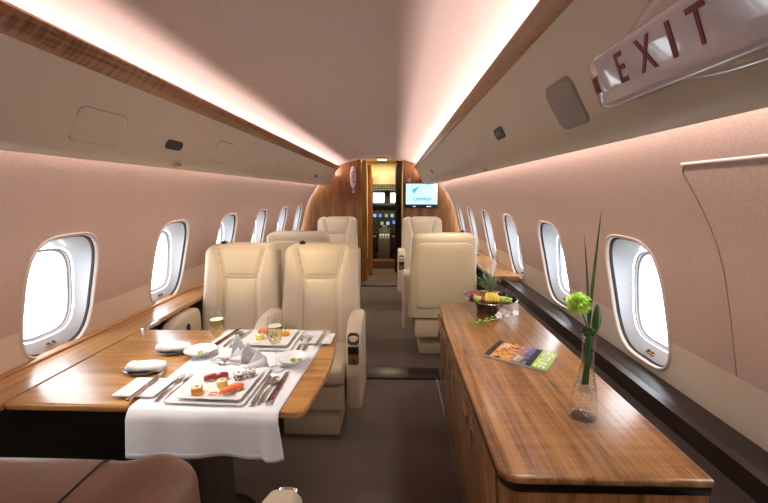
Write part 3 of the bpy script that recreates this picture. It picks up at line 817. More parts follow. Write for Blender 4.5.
square_plate(.19, 0, 'sushi_plate', 'square white plate holding the far sushi', (-.553, 1.640, ZC+.0095), -1)
rect_plate(.145, .125, 'bread_plate', 'small rectangular white plate left of the near forks, half on the bare wood', (-.853, 1.198, ZC), -2)
rect_plate(.135, .125, 'bread_plate', 'small rectangular white plate at the far aisle corner of the table', (-.343, 1.652, ZC), -1)

# cutlery, each lying along +y from its handle end
def fork(label, loc, rz, group):
    t = thing('fork', label, 'fork', loc, rz, group)
    mb = MB(); n = 10; L1 = .115
    lp = []
    for i in range(n+1):
        q = i/n; y = -.09+L1*q; w = .0055-.0022*sm(.2, 1, q); z = .0025+.004*math.sin(PI*q)
        lp.append([(-w, y, z-.0012), (w, y, z-.0012), (w, y, z+.0012), (-w, y, z+.0012)])
    mb.loft(lp); mb.obj('handle', MT['steel'], t, smooth=True, angle=50)
    mb = MB(); lp = []
    for i in range(6):
        q = i/5; y = .022+.03*q; w = .003+.0075*sm(0, .8, q); z = .003+.003*q
        lp.append([(-w, y, z-.001), (w, y, z-.001), (w, y, z+.001), (-w, y, z+.001)])
    mb.loft(lp); mb.obj('head', MT['steel'], t, smooth=True, angle=50)
    for k in range(4):
        x = -.0088+.00587*k
        MB().tube([(x, .050, .006), (x, .068, .007), (x*.95, .086, .0105)], [.0016, .0014, .0007], 6).obj('tine', MT['steel'], t, smooth=True)
    return t
def knife(label, loc, rz, group=None, k=1.0):
    t = thing('knife', label, 'knife', loc, rz, group)
    mb = MB(); lp = []
    for i in range(9):
        q = i/8; y = (-.10+.10*q)*k; w = .0068-.002*q; z = .004
        lp.append([(-w, y, z-.003), (w, y, z-.003), (w, y, z+.003), (-w, y, z+.003)])
    mb.loft(lp); mb.obj('handle', MT['steel'], t, bevel=.0012)
    mb = MB()
    mb.prism([(-.005, 0), (.005, 0), (.0085, .02*k), (.0095, .07*k), (.006, .095*k), (-.002, .108*k), (-.005, .10*k)], .0028, .0045)
    mb.obj('blade', MT['steel'], t); return t
def spoon(label, loc, rz, group=None, k=1.0, mat=None):
    t = thing('spoon', label, 'spoon', loc, rz, group); mat = mat or MT['steel']
    mb = MB(); lp = []
    for i in range(10):
        q = i/9; y = (-.10+.125*q)*k; w = (.0055-.0028*sm(.1, .8, q))*k**.5; z = .0025+.006*math.sin(PI*q*.9)
        lp.append([(-w, y, z-.0012), (w, y, z-.0012), (w, y, z+.0012), (-w, y, z+.0012)])
    mb.loft(lp); mb.obj('handle', mat, t, smooth=True, angle=50)
    v = []; f = []; n = 20; m_ = 6
    for sgn, off in ((1, 0), (1, .0012)):
        for j in range(m_+1):
            r = j/m_
            for i in range(n):
                a = 2*PI*i/n; x = .018*k*r*math.cos(a)*(1-.18*math.sin(a)); y = (.050+.029*r*math.sin(a))*k
                v.append((x, y, .0015+.0075*r*r*k+off))
    B = (m_+1)*n
    for b0 in (0, B):
        for j in range(m_): f += [(b0+j*n+i, b0+j*n+(i+1) % n, b0+(j+1)*n+(i+1) % n, b0+(j+1)*n+i) for i in range(n)]
    f += [(m_*n+i, m_*n+(i+1) % n, B+m_*n+(i+1) % n, B+m_*n+i) for i in range(n)]
    obj('bowl', v, f, mat, t, smooth=True); return t
chop_wood = simple('dark_rosewood', (0.13, 0.035, 0.02), 0.3, var=.3, scale=60)
def chopsticks(label, loc, rz, group=None):
    t = thing('chopsticks', label, 'chopsticks', loc, rz, group)
    for x0, x1 in ((-.006, -.004), (.006, .003)):
        s_ = MB().tube([(x0, -.10, .006), (x1, .115, .006)], [.0045, .0028], 4).obj('stick', chop_wood, t)
        MB().tube([(x0, -.1005, .006), (x0+(x1-x0)*.04, -.088, .006)], [.0052, .005], 6).obj('silver_cap', MT['steel'], s_, smooth=True, angle=40)
        MB().tube([(x0+(x1-x0)*.30, -.035, .006), (x0+(x1-x0)*.32, -.028, .006)], [.0050, .0049], 6).obj('silver_band', MT['steel'], s_, smooth=True, angle=40)
    return t
f0 = fork('outer fork of the near setting, next to the small rectangular plate', (-.766, 1.205, ZC), 1, 'forks'); 
dup(f0, (-.738, 1.208, ZC), 1, 'inner fork of the near setting, next to the large square plate', 'forks')
dup(f0, (-.412, 1.600, ZC), 2, 'fork at the far setting nearer the square plate', 'forks')
dup(f0, (-.385, 1.600, ZC+.001), 0, 'fork at the far setting nearer the small rectangular plate', 'forks')
k0 = knife('table knife right of the near square plate', (-.449, 1.196, ZC), 1, 'knives')
dup(k0, (-.703, 1.655, ZC), -4, 'knife lying left of the far square plate', 'knives')
dup(k0, (-.850, 1.205, ZC+.0085), 2, 'butter knife resting across the near small rectangular plate', 'knives')
dup(k0, (-.333, 1.655, ZC+.0085), -3, 'butter knife resting across the far small rectangular plate', 'knives')
s0 = spoon('soup spoon between knife and chopsticks of the near setting', (-.424, 1.205, ZC), -2, 'spoons')
dup(s0, (-.733, 1.655, ZC), -4, 'spoon beside the chopsticks of the far setting', 'spoons')
spoon('small dessert spoon lying crosswise behind the near sushi plate', (-.640, 1.385, ZC), 84, None, .62)
c0 = chopsticks('dark wooden chopsticks with silver caps at the right of the near setting', (-.396, 1.210, ZC), -1, 'chopsticks')
dup(c0, (-.775, 1.655, ZC), -7, 'dark wooden chopsticks with silver caps left of the far setting', 'chopsticks')

# bowls with a dab of wasabi
wasabi_m = simple('wasabi_green', (0.30, 0.48, 0.05), .7, var=.3, scale=150)
def bowl(label, loc, r=.062):
    mb = MB(); mb.lathe([(.020, 0), (.026, .001), (.026, .004), (.046, .014), (r, .027), (r+.001, .0285), (r-.006, .0275), (.042, .016), (.030, .009), (.0, .008)], 40, cap0=True)
    o = mb.obj('dipping_bowl', MT['porcelain'], smooth=True, angle=50); o.location = loc
    return tag(o, label, 'bowl', 'dipping bowls')
for (x, y), lab in (((-.800, 1.475), 'shallow white dipping bowl on the window side of the runner'), ((-.400, 1.412), 'shallow white dipping bowl by the aisle edge of the runner')):
    bowl(lab, (x, y, ZC))
    mb = MB(); mb.ball((0, 0, .007), .011, 10, sc=(1.1, .8, .7), jit=.15); w = mb.obj('wasabi', wasabi_m, smooth=True)
    w.location = (x+.002, y-.004, ZC+.008); tag(w, 'green dab of wasabi in the ' + ('window' if x < -.6 else 'aisle') + ' side dipping bowl', 'wasabi')
    mb = MB(); mb.ball((0, 0, .005), .010, 10, sc=(1.1, .8, .6), jit=.12); w = mb.obj('pickled_ginger', simple('ginger_cream', (.75, .60, .42), .6), smooth=True)
    w.location = (x+.026, y+.006, ZC+.009); tag(w, 'pale slice of ginger in the ' + ('window' if x < -.6 else 'aisle') + ' side dipping bowl', 'ginger')

# sushi
rice = simple('rice_white', (.80, .77, .70), .7, var=.12, scale=300, bmp=.8)
def nori_sesame():
    m, nt, b = newmat('sesame_roll'); v = coords(nt)
    vo = nt.nodes.new('ShaderNodeTexVoronoi'); vo.inputs['Scale'].default_value = 190; nt.links.new(v, vo.inputs['Vector'])
    nt.links.new(ramp(nt, vo.outputs['Color'], [(.42, (.02, .02, .02)), (.5, (.75, .72, .66))]), b.inputs['Base Color'])
    bump(nt, b, vo.outputs['Distance'], .8, .002); return m
SE = nori_sesame()
ORG = simple('orange_roe', (.85, .34, .02), .45, var=.35, scale=350, bmp=.9)
YEL = simple('yellow_omelette', (.85, .66, .14), .55, var=.12, scale=80, bmp=.3)
TUNA = simple('raw_tuna', (.30, .035, .03), .3, var=.35, scale=70, bmp=.2)
SALM = simple('raw_salmon', (.80, .16, .04), .28, var=.25, scale=110, bmp=.2)
DARKF = simple('dark_filling', (.10, .05, .03), .6, var=.4, scale=200)
def roll(outer, label, loc, rz, r=.0155, h=.026, square=False, tilt=0, name='sushi_roll', filling=DARKF):
    t = thing(name, label, 'sushi', loc, rz)
    M = R('X', tilt)
    o1 = rrect(r*2, r*2, r*.45 if square else r*.98, 6)
    mb = MB(); mb.loft([[(x*q, y*q, z) for x, y in o1] for q, z in ((.8, 0), (.95, .0015), (1, .004), (1.0, h-.004), (.96, h-.001), (.8, h), (.78, h-.0015))], M=M)
    mb.obj('wrap', outer, t, smooth=True, angle=60)
    mb = MB(); mb.loft([[(x*q, y*q, z) for x, y in o1] for q, z in ((.78, h-.003), (.76, h+.0004), (.3, h+.0012))], M=M); mb.obj('rice', rice, t, smooth=True, angle=60)
    mb = MB(); mb.loft([[(x*q*.9, y*q*.6, z) for x, y in o1] for q, z in ((.42, h), (.40, h+.002), (.2, h+.003))], M=M); mb.obj('filling', filling, t, smooth=True, angle=60)
    return t
def nigiri(top, label, loc, rz, L=.042, w=.024, h=.018):
    t = thing('nigiri', label, 'sushi', loc, rz)
    lp = []
    for i in range(9):
        q = -1+2*i/8; k = max(.25, (1-abs(q)**3.2))
        lp.append([(q*L*.46, y*k, h*.5+(z)*k) for y, z in rrect(w*.86, h, .006, 3)])
    M = T(0, 0, 0); MB().loft(lp).obj('rice', rice, t, smooth=True, angle=60)
    lp = []
    for i in range(11):
        q = -1+2*i/10; dz = -.006*abs(q)**3+random.uniform(-.0006, .0006)
        sec = [(-w*.52, .55*h), (-w*.50, .9*h), (-w*.3, 1.25*h), (0, 1.36*h), (w*.3, 1.25*h), (w*.50, .9*h), (w*.52, .55*h), (w*.3, .95*h), (0, 1.0*h), (-w*.3, .95*h)]
        k = 1-.35*abs(q)**4
        lp.append([(q*L*.56, y*k, z+dz) for y, z in sec])
    MB().loft(lp).obj('fish_slice', top, t, smooth=True, angle=60); return t
ZP = ZC+.0095+.0045
roll(ORG, 'square orange roe roll at the near left of the front plate', (-.645, 1.150, ZP), 20, .0165, .024, True)
nigiri(TUNA, 'dark red tuna piece, the one further left on the front plate', (-.640, 1.238, ZP), 25)
nigiri(TUNA, 'dark red tuna piece touching the yellow roll on the front plate', (-.610, 1.250, ZP), 25)
roll(YEL, 'round yellow omelette roll in the middle of the front plate', (-.583, 1.197, ZP), 0, .017, .024)
roll(SE, 'black and white sesame roll nearer the middle of the front plate', (-.548, 1.252, ZP), 0, .0185, .024)
roll(SE, 'black and white sesame roll at the far right of the front plate', (-.514, 1.272, ZP), 0, .0175, .026)
nigiri(SALM, 'orange salmon piece nearest the front edge of the front plate', (-.545, 1.150, ZP), 12, .040, .026)
nigiri(SALM, 'orange salmon piece behind the nearest one on the front plate', (-.524, 1.176, ZP), 16, .040, .026)
mb = MB()
for i in range(5):
    a = i*1.1; mb.tube([(.014*math.cos(a+q*.9)*(1+.1*i), .009*math.sin(a+q*.9), .002+.0015*math.sin(q*3)) for q in [j*.25 for j in range(9)]], .0018, 5, flat=.6)
g = mb.obj('ginger_garnish', simple('pink_orange_ginger', (.85, .42, .27), .5), smooth=True); g.location = (-.587, 1.146, ZP); tag(g, 'thin curls of pink ginger on the front plate', 'garnish')
nigiri(SALM, 'orange salmon piece at the left of the far plate', (-.610, 1.690, ZP), 10)
roll(YEL, 'round yellow roll at the near left of the far plate', (-.603, 1.622, ZP), 0, .018, .024)
roll(SE, 'dark sesame roll in the middle of the far plate', (-.553, 1.655, ZP), 0, .016, .02)
roll(ORG, 'square orange roll at the right of the far plate', (-.500, 1.672, ZP), 15, .0165, .024, True)

# champagne flutes
def flute(label, loc):
    t = thing('champagne_flute', label, 'glass', loc, 0, 'champagne flutes')
    outer = [(.036, 0), (.036, .0015), (.022, .003), (.006, .007), (.0036, .014), (.0034, .085), (.005, .093), (.014, .102), (.0245, .120), (.0285, .142), (.0285, .160), (.0265, .185), (.0235, .210)]
    inner = [(.0223, .210), (.0253, .185), (.0273, .160), (.0273, .142), (.0233, .1215), (.013, .1045), (.004, .099), (0, .0985)]
    mb = MB(); mb.lathe(outer+inner, 40, cap0=True); mb.obj('flute_glass', MT['glass'], t, smooth=True, angle=70)
    wine = [(0, .0987), (.004, .0993), (.0128, .1048), (.0231, .1218), (.0271, .142), (.0271, .160), (.0262, .172)]
    mb = MB(); mb.lathe(wine+[(0, .172)], 40); mb.obj('champagne', MT['wine'], t, smooth=True, angle=60)
    mb = MB(); mb.lathe([(0, .1718), (.0255, .1722), (.0258, .1745), (.020, .1738), (0, .1736)], 40); mb.obj('foam', MT['wine_top'], t, smooth=True, angle=60)
    return t
g0 = flute('filled champagne flute on the window side of the napkins', (-.699, 1.425, ZC))
dup(g0, (-.447, 1.357, ZC), 0, 'filled champagne flute on the aisle side of the napkins')

# folded napkins standing on the runner
def napkin(label, loc, rz, peaks, W=.055, D=.026):
    """wrapped crown fold: an upright hollow wrap with pointed flaps"""
    t = thing('folded_napkin', label, 'napkin', loc, rz, 'folded napkins')
    (p1x, p1z), (p2x, p2z), (vx, vz) = peaks
    n = 24; v = []; f = []
    def topz(x, back):
        if back:
            return max(.02, p1z*(1-abs(x-p1x)/.075))
        return max(.018, p2z*(1-abs(x-p2x)/.062)) 
    # two overlapping upright sheets, back and front, each a pointed flap curved round the base
    for back in (1, 0):
        v = []; f = []
        for i in range(n+1):
            a = PI*(i/n) if back else PI+PI*(i/n)
            x = W*math.cos(a); y = D*math.sin(a); zt = topz(x, back)
            for j in range(7):
                q = j/6; k = 1-.45*q*zt/.09
                xx = x*k + (p1x if back else p2x)*(q*.25)
                v.append((xx, y*k, zt*q))
        for i in range(n):
            for j in range(6): a0 = i*7+j; f.append((a0, a0+7, a0+8, a0+1))
        o = obj('back_fold' if back else 'front_fold', v, f, MT['linen'], t, smooth=True, angle=50)
        m_ = o.modifiers.new('thickness', 'SOLIDIFY'); m_.thickness = .0025
    # diagonal wrapped flap edge
    v = []; f = []
    for i in range(13):
        q = i/12; a = PI+PI*q; x = W*1.04*math.cos(a); y = D*1.12*math.sin(a)
        z0 = .001; z1 = .010+.045*q**1.3
        k = 1-.40*z1/.09
        v += [(x, y, z0), (x*k, y*k-.002, z1)]
    f = [(2*i, 2*i+2, 2*i+3, 2*i+1) for i in range(12)]
    o = obj('wrapped_flap', v, f, MT['linen'], t, smooth=True, angle=50); m_ = o.modifiers.new('thickness', 'SOLIDIFY'); m_.thickness = .0022
    return t
napkin('white napkin folded to a tall point, left one beside the window-side flute', (-.608, 1.440, ZC), -4, ((-.030, .105), (-.008, .060), (0, 0)), .052, .030)
napkin('white napkin folded to a crown, right one beside the aisle-side flute', (-.540, 1.376, ZC), 4, ((-.030, .100), (.024, .082), (0, 0)), .055, .030)

# rolled towels on metal saucers
def saucer(label, loc, rz):
    mb = MB(); v = []; n = 40; prof = [(.55, .004), (.62, 0), (.75, .002), (1, .010), (1.01, .0115), (.75, .0045), (.6, .003), (0.02, .003)]
    lps = [[(.070*r*math.cos(2*PI*i/n)*(1+.05*math.cos(4*PI*i/n)), .042*r*math.sin(2*PI*i/n), z+.002+.004*(r**2)*abs(math.cos(2*PI*i/n))**3) for i in range(n)] for r, z in prof]
    mb.loft(lps); o = mb.obj('towel_dish', MT['steel'], smooth=True, angle=60); o.location = loc; o.rotation_euler = (0, 0, math.radians(rz))
    return tag(o, label, 'dish', 'metal towel dishes')
def towel(label, loc, rz):
    mb = MB(); lp = []; n = 28; L = .13
    for i in range(29):
        q = i/28; x = -L/2+L*q; e = min(q, 1-q)*28
        k = 1 if e >= 2 else (.62, .88)[int(e)]
        if i in (0, 28): k = .35
        row = []
        for j in range(n):
            a = 2*PI*j/n; r = .0205*k*(1+.05*math.sin(3*a+9*q)+.05*math.sin(14*q+2*a)*math.cos(5*q))
            if k > .9 and abs(a-2.2) < .25: r *= .88
            row.append((x, r*1.2*math.cos(a), max(0, .0165+r*.84*math.sin(a))))
        lp.append(row)
    mb.loft(lp); o = mb.obj('rolled_towel', MT['towel'], smooth=True, angle=80); o.scale = (1.08, 1.12, 1.12); o.location = loc; o.rotation_euler = (0, 0, math.radians(rz))
    return tag(o, label, 'towel', 'rolled towels')
saucer('oval metal dish under the nearer rolled towel', (-.945, 1.325, ZT), 3); towel('rolled white towel on a metal dish, nearer of the two', (-.930, 1.330, ZT+.0055), 3)
saucer('oval metal dish under the farther rolled towel', (-.925, 1.505, ZT), 6); towel('rolled white towel on a metal dish, farther of the two', (-.932, 1.510, ZT+.0055), 5)

# ---------------------------------------------------------------- credenza
ZR = 0.76
t = thing('credenza', 'long wooden credenza with a glossy figured top along the right wall', 'cabinet', (0.5, 1.45, 0))
def cpoly(dl):
    p = []
    for i in range(9): a = PI+PI/2*i/8; p.append((.290+dl+(.042)*math.cos(a), (.828)+dl+.042*math.sin(a)))
    p += [(.728, .786+dl), (.735, 2.19)]
    for i in range(7): a = PI/2+PI/2*i/6; p.append((.300+dl+.035*math.cos(a), 2.155+.035*math.sin(a)))
    for i in range(1, 8): y = 2.155-(2.155-.828)*i/8; p.append((.248+dl+.017*abs(2*i/8-1)**2*(1 if i < 4 else 0), y))
    return [(x-.5, y-1.45) for x, y in p]
mb = MB(); mb.prism(cpoly(0), .738, ZR); mb.obj('worktop', MT['cred_wood'], t, bevel=.007, seg=3)
mb = MB(); mb.prism(cpoly(.006), .716, .738); mb.obj('edge_band', MT['dark_metal'], t, bevel=.002)
a = cpoly(.012); k = len(a)
def shear(pt, z): x, y = pt; return (x + (.065*(1-z/.716) if x < 0.2 else 0), y)
v = [(*shear(p, z), z) for z in (0.0, .716) for p in a]
obj('carcass', v, [tuple(range(k))[::-1], tuple(range(k, 2*k))] + [(i, (i+1) % k, k+(i+1) % k, k+i) for i in range(k)], MT['cred_side'], t, smooth=True, angle=30)
def door_panel(y0, y1, hy, nm='cabinet_door'):
    mb = MB(); pts_ = []
    for z in (.03, .705):
        x = .259 + .065*(1-z/.716)
        pts_ += [(x-.5-.004, y0-1.45, z), (x-.5-.004, y1-1.45, z), (x-.5+.006, y1-1.45, z), (x-.5+.006, y0-1.45, z)]
    mb.add(pts_, [(0, 1, 2, 3), (4, 7, 6, 5), (0, 4, 5, 1), (1, 5, 6, 2), (2, 6, 7, 3), (3, 7, 4, 0)])
    d = mb.obj(nm, MT['cred_side'], t, bevel=.002)
    for h in hy:
        z = .600; x = .259+.065*(1-z/.716)-.5-.005
        M = T(x, h-1.45, z) @ R('Y', -90+5) 
        mb = MB(); o1 = rrect(.050, .034, .016, 6); o2 = rrect(.036, .020, .0095, 6)
        mb.loft([[(p, q, -.002) for p, q in o1], [(p, q, .005) for p, q in o1], [(p, q, .004) for p, q in o2], [(p, q, -.002) for p, q in o2]], caps=False, M=M)
        hh = mb.obj('door_handle', MT['steel'], d, smooth=True, angle=30)
        MB().loft([[(p, q, -.001) for p, q in o2], [(p, q, .0015) for p, q in o2]], M=M).obj('handle_recess', MT['black'], d)
door_panel(.872, 1.205, [1.168]); door_panel(1.215, 1.64, [1.252]); door_panel(1.65, 1.93, [1.685]); door_panel(1.94, 2.14, [2.10])
MB().box(.292-.5-.004, .292-.5+.004, 1.465-1.45, 1.513-1.45, ZR-.001, ZR+.0012).obj('inlaid_slot', MT['dark_metal'], t)
struct(MB().box(.322, .334, .80, 2.70, 0, .012).obj('trim_15', MT['grille'], bevel=.002))

# vase
GX, GY = .549, 1.030
t = thing('bud_vase', 'clear glass bud vase with bubbles in its base on the credenza', 'vase', (GX, GY, ZR))
outer = [(.033, 0), (.0355, .003), (.036, .012), (.0345, .05), (.030, .09), (.0225, .125), (.0175, .155), (.0165, .19), (.0175, .225), (.0185, .247)]
inner = [(.0165, .247), (.0155, .225), (.0145, .19), (.0155, .155), (.020, .125), (.026, .095), (.027, .088), (0, .086)]
mb = MB(); mb.lathe(outer+inner, 40, cap0=True); mb.obj('vase_glass', MT['thin'], t, smooth=True, angle=60)
mb = MB()
for i in range(60):
    z = random.uniform(.008, .085); r = (.034-.05*z)*.85*math.sqrt(random.random()); a = random.uniform(0, 2*PI)
    mb.ball((r*math.cos(a), r*math.sin(a), z), random.uniform(.0012, .004), 6)
mb.obj('bubbles', thin_glass('bubble_glass', (1, 1, 1), .22), t, smooth=True)['kind'] = 'stuff'
mb = MB(); mb.lathe([(0, .0862), (.0255, .0865), (.0275, .092), (.026, .10), (.0195, .126), (.0152, .155), (.0142, .19), (.0142, .195), (0, .195)], 32)
mb.obj('water', MT['thin'], t, smooth=True, angle=60)
# green chrysanthemum
t = thing('green_chrysanthemum', 'lime green chrysanthemum leaning out of the glass vase', 'flower', (GX, GY, ZR))
MB().tube([(0, 0, .11), (-.002, -.002, .20), (-.006, -.004, .262), (-.022, -.006, .30), (-.036, -.006, .325)], .0028, 8).obj('stem', MT['green_leaf'], t, smooth=True)
mb = MB(); ax = Vector((-.25, -.35, .9)).normalized(); c0v = Vector((-.042, -.008, .338))
for i in range(340):
    k = i/340; th = math.acos(1-1.45*k); ph_ = i*2.39996
    d = Vector((math.sin(th)*math.cos(ph_), math.sin(th)*math.sin(ph_), math.cos(th)))
    q = Vector((0, 0, 1)).rotation_difference(ax); d = q @ d
    L = random.uniform(.017, .026); b_ = c0v + d*.006; e_ = c0v + d*L*Vector((1.15, 1.15, .72)).length/1.7*1.35
    mid = (b_+e_)/2 + ax*.004
    mb.tube([b_, mid, e_], [.0018, .0030, .0016], 4, flat=.5)
mb.obj('petals', MT['green_flower'], t, smooth=True)
mb = MB(); mb.ball((-.042, -.008, .337), .013, 10); mb.obj('calyx', MT['green_flower'], t, smooth=True)
# leaves
def blade(label, pts_, wid, name, rot=0):
    mb = MB(); v = []; f = []; n = len(pts_)
    side = Vector((math.cos(rot), math.sin(rot), 0))
    for i, p in enumerate(pts_):
        p = Vector(p); w = wid*math.sin(PI*min(1, .18+.82*i/(n-1)))**.8
        if i == n-1: w = .0003
        v += [p-side*w, p+Vector((-side.y, side.x, 0))*w*.35, p+side*w, p+Vector((-side.y, side.x, 0))*(w*.35-.0012)]
    for i in range(n-1):
        a = 4*i; f += [(a+j, a+(j+1) % 4, a+4+(j+1) % 4, a+4+j) for j in range(4)]
    mb.add(v, f); o = mb.obj(name, MT['green_leaf'], smooth=True, angle=60); o.location = (GX, GY, ZR); return tag(o, label, 'leaf', None)
blade('tallest grass blade rising from the vase in front of the window', [(-.004+.006*q*q, .004, .12+.475*q) if q < .5 else (-.004+.006*q*q+.006*(q-.5), .004, .12+.475*q) for q in [i/16 for i in range(17)]], .0050, 'grass_blade')
blade('shorter grass blade left of the tallest one in the vase', [(.004-.040*q**1.6, .002, .12+.41*q) for q in [i/16 for i in range(17)]], .0042, 'grass_blade')
mb = MB(); lp = []
for i in range(15):
    q = i/14; z = .252+.085*q; r = .0125*math.sin(PI*(.12+.86*q))**.8; x = .012+.004*math.sin(q*3)
    lp.append([(x+r*math.cos(a), r*.7*math.sin(a), z) for a in [2*PI*k/12 for k in range(12)]])
mb.loft(lp); o = mb.obj('rolled_leaf', MT['green_leaf'], smooth=True, angle=70); o.location = (GX, GY, ZR); tag(o, 'broad dark green rolled leaf standing in the vase mouth', 'leaf')
mb = MB()
for i in range(26):
    a = random.uniform(0, 2*PI); r = random.uniform(0, .014); mb.ball((-.006+r*math.cos(a), r*math.sin(a)*.8-.004, .252+random.uniform(0, .014)), random.uniform(.004, .007), 6, jit=.2)
o = mb.obj('moss_tuft', simple('dark_moss', (.035, .08, .02), .8, var=.5, scale=200), smooth=True); o.location = (GX, GY, ZR); tag(o, 'dark mossy tuft filling the mouth of the glass vase', 'moss')
mb = MB()
for x in (-.006, 0, .005): mb.tube([(x, .002, .10), (x*.6, 0, .18), (x*.5, 0, .255)], .0045, 8)
o = mb.obj('leaf_stalks', MT['green_leaf'], smooth=True); o.location = (GX, GY, ZR); tag(o, 'bundle of dark green stalks inside the glass vase', 'stem')

# magazine
t = thing('magazine', 'glossy magazine with dark orange and blue cover and green masthead on the credenza', 'magazine', (.506, 1.444, ZR), -35)
MW, MH = .236, .178
mb = MB(); mb.box(-MW/2, MW/2, -MH/2, MH/2, .0006, .0075); mb.obj('pages', simple('page_edges', (.68, .68, .70), .6), t, bevel=.001)
m, nt, b = newmat('printed_cover')
vv = coords(nt); se = nt.nodes.new('ShaderNodeSeparateXYZ'); nt.links.new(vv, se.inputs[0])
n1 = noise(nt, coords(nt, (20, 34, 1), (0, 0, .6)), 1, 4, .6, 1.5)
art = ramp(nt, n1, [(.30, (.02, .02, .03)), (.42, (.55, .16, .04)), (.50, (.95, .50, .10)), (.56, (.25, .12, .10)), (.62, (.02, .03, .06))])
n2 = noise(nt, coords(nt, (26, 26, 1), (0, 0, .3)), 1, 3, .6, 1)
blue = ramp(nt, n2, [(.38, (.02, .025, .04)), (.5, (.06, .14, .42)), (.6, (.15, .25, .6)), (.68, (.75, .35, .12))])
m1 = nt.nodes.new('ShaderNodeMix'); m1.data_type = 'RGBA'
xx = math_n(nt, 'MULTIPLY_ADD', se.outputs['X'], v=14); xx.node.inputs[2].default_value = .45; xx.node.use_clamp = True
nt.links.new(xx, m1.inputs['Factor']); nt.links.new(art, m1.inputs['A']); nt.links.new(blue, m1.inputs['B'])
m2 = nt.nodes.new('ShaderNodeMix'); m2.data_type = 'RGBA'
nt.links.new(math_n(nt, 'GREATER_THAN', se.outputs['X'], v=.040), m2.inputs['Factor']); nt.links.new(m1.outputs['Result'], m2.inputs['A']); m2.inputs['B'].default_value = (.02, .02, .02, 1)
m3 = nt.nodes.new('ShaderNodeMix'); m3.data_type = 'RGBA'
nt.links.new(math_n(nt, 'LESS_THAN', se.outputs['X'], v=-.095), m3.inputs['Factor']); nt.links.new(m2.outputs['Result'], m3.inputs['A']); m3.inputs['B'].default_value = (.02, .02, .02, 1)
nt.links.new(m3.outputs['Result'], b.inputs['Base Color']); b.inputs['Roughness'].default_value = .25
mb = MB(); mb.box(-MW/2-.0005, MW/2+.0005, -MH/2-.0005, MH/2+.0005, .0075, .0083); cv = mb.obj('cover', m, t)
MB().box(.062, MW/2+.0006, -MH/2-.0006, MH/2+.0006, .0083, .0086).obj('masthead_strip', simple('lime_green_print', (.33, .55, .03), .3), cv)
wh = simple('white_print', (.85, .85, .85), .4); lg = simple('lime_print', (.5, .8, .05), .4)
def ctext(body, x, y, size, mat_, sx=1.0):
    o = text('lettering', body, size, mat_, None, T(x, y, .0087) @ R('Z', -90), .0001, sx); o.parent = cv; return o
ctext('FUTURE', .086, 0, .052, wh, .86)
ctext('SPECIAL', .110, .05, .010, wh)
ctext('ISSUE 12', .012, -.045, .014, lg); ctext('DESIGN', -.002, -.045, .016, wh); ctext('TRAVEL', -.080, .045, .016, wh); ctext('NEWS', -.066, .045, .012, wh)
# fruit bowl
FX, FY = .525, 2.035
t = thing('fruit_bowl', 'wide rimmed metal bowl of fruit at the far end of the credenza', 'bowl', (FX, FY, ZR+.0005))
mb = MB(); mb.lathe([(.055, 0), (.062, .003), (.066, .010), (.072, .030), (.086, .050), (.115, .062), (.145, .071), (.150, .074), (.148, .077), (.112, .068), (.083, .056), (.066, .035), (.060, .014), (0, .012)], 48, cap0=True)
mb.obj('bowl_body', MT['pewter'], t, smooth=True, angle=60)
def fruit(name, label, cat, parts, loc, group=None):
    t = thing(name, label, cat, loc, 0, group)
    for nm, mb_, mt_ in parts: mb_.obj(nm, mt_, t, smooth=True, angle=60)
    return t
apple = simple('green_apple_skin', (.42, .52, .08), .3, var=.15, scale=30)
def fx(dx, dy, dz): return (FX+dx, FY+dy, ZR+dz)
def apple_mb(r):
    mb = MB(); mb.lathe([(0, -.85*r), (.35*r, -.93*r), (.75*r, -.65*r), (.98*r, -.1*r), (.95*r, .35*r), (.65*r, .78*r), (.3*r, .88*r), (.12*r, .78*r), (0, .7*r)], 20); return mb
def stem_mb(r): return MB().tube([(0, 0, .7*r), (.002, 0, 1.15*r)], .0015, 5)
fruit('green_apple', 'yellow-green apple at the left of the fruit bowl', 'fruit', [('flesh', apple_mb(.022), apple), ('stem', stem_mb(.022), DARKF)], fx(-.078, -.060, .083))
fruit('green_apple', 'second green apple, tucked at the right front of the fruit bowl', 'fruit', [('flesh', apple_mb(.021), apple), ('stem', stem_mb(.021), DARKF)], fx(.042, -.074, .083))
drag = simple('dragonfruit_skin', (.42, .03, .11), .45, var=.3, scale=40)
for lab, p, sz in (('deep pink dragon fruit at the back left of the bowl', (-.072, .0, .082), .030), ('small deep pink fruit between the apple and the bananas', (-.040, -.062, .078), .020)):
    mb = MB(); mb.ball((0, 0, 0), sz, 16, sc=(1.3, 1, .9))
    m2_ = MB()
    for i in range(9):
        a = i*2.4; z = -.5+i*.13; m2_.tube([(sz*1.2*math.cos(a), sz*.9*math.sin(a), sz*z), (sz*1.45*math.cos(a+.1), sz*1.1*math.sin(a+.1), sz*(z+.45))], [.004, .0006], 5)
    fruit('dragon_fruit', lab, 'fruit', [('flesh', mb, drag), ('scales', m2_, MT['green_flower'])], fx(*p))
ban = simple('banana_skin', (.72, .52, .08), .4, var=.12, scale=30)
t = thing('banana_bunch', 'small bunch of yellow bananas at the front of the fruit bowl', 'fruit', fx(-.008, -.080, .072))
for i in range(5):
    x = -.026+.013*i
    MB().tube([(x*.5, .030, .040), (x*.9, .012, .040), (x*1.1, -.004, .028), (x*1.2, -.012, .010), (x*1.2, -.010, -.002)], [.004, .0085, .0095, .008, .003], 8).obj('banana', ban, t, smooth=True)
gg = simple('green_grape', (.45, .60, .16), .3, var=.15); pg = simple('dark_grape', (.035, .02, .045), .3, var=.3, scale=30)
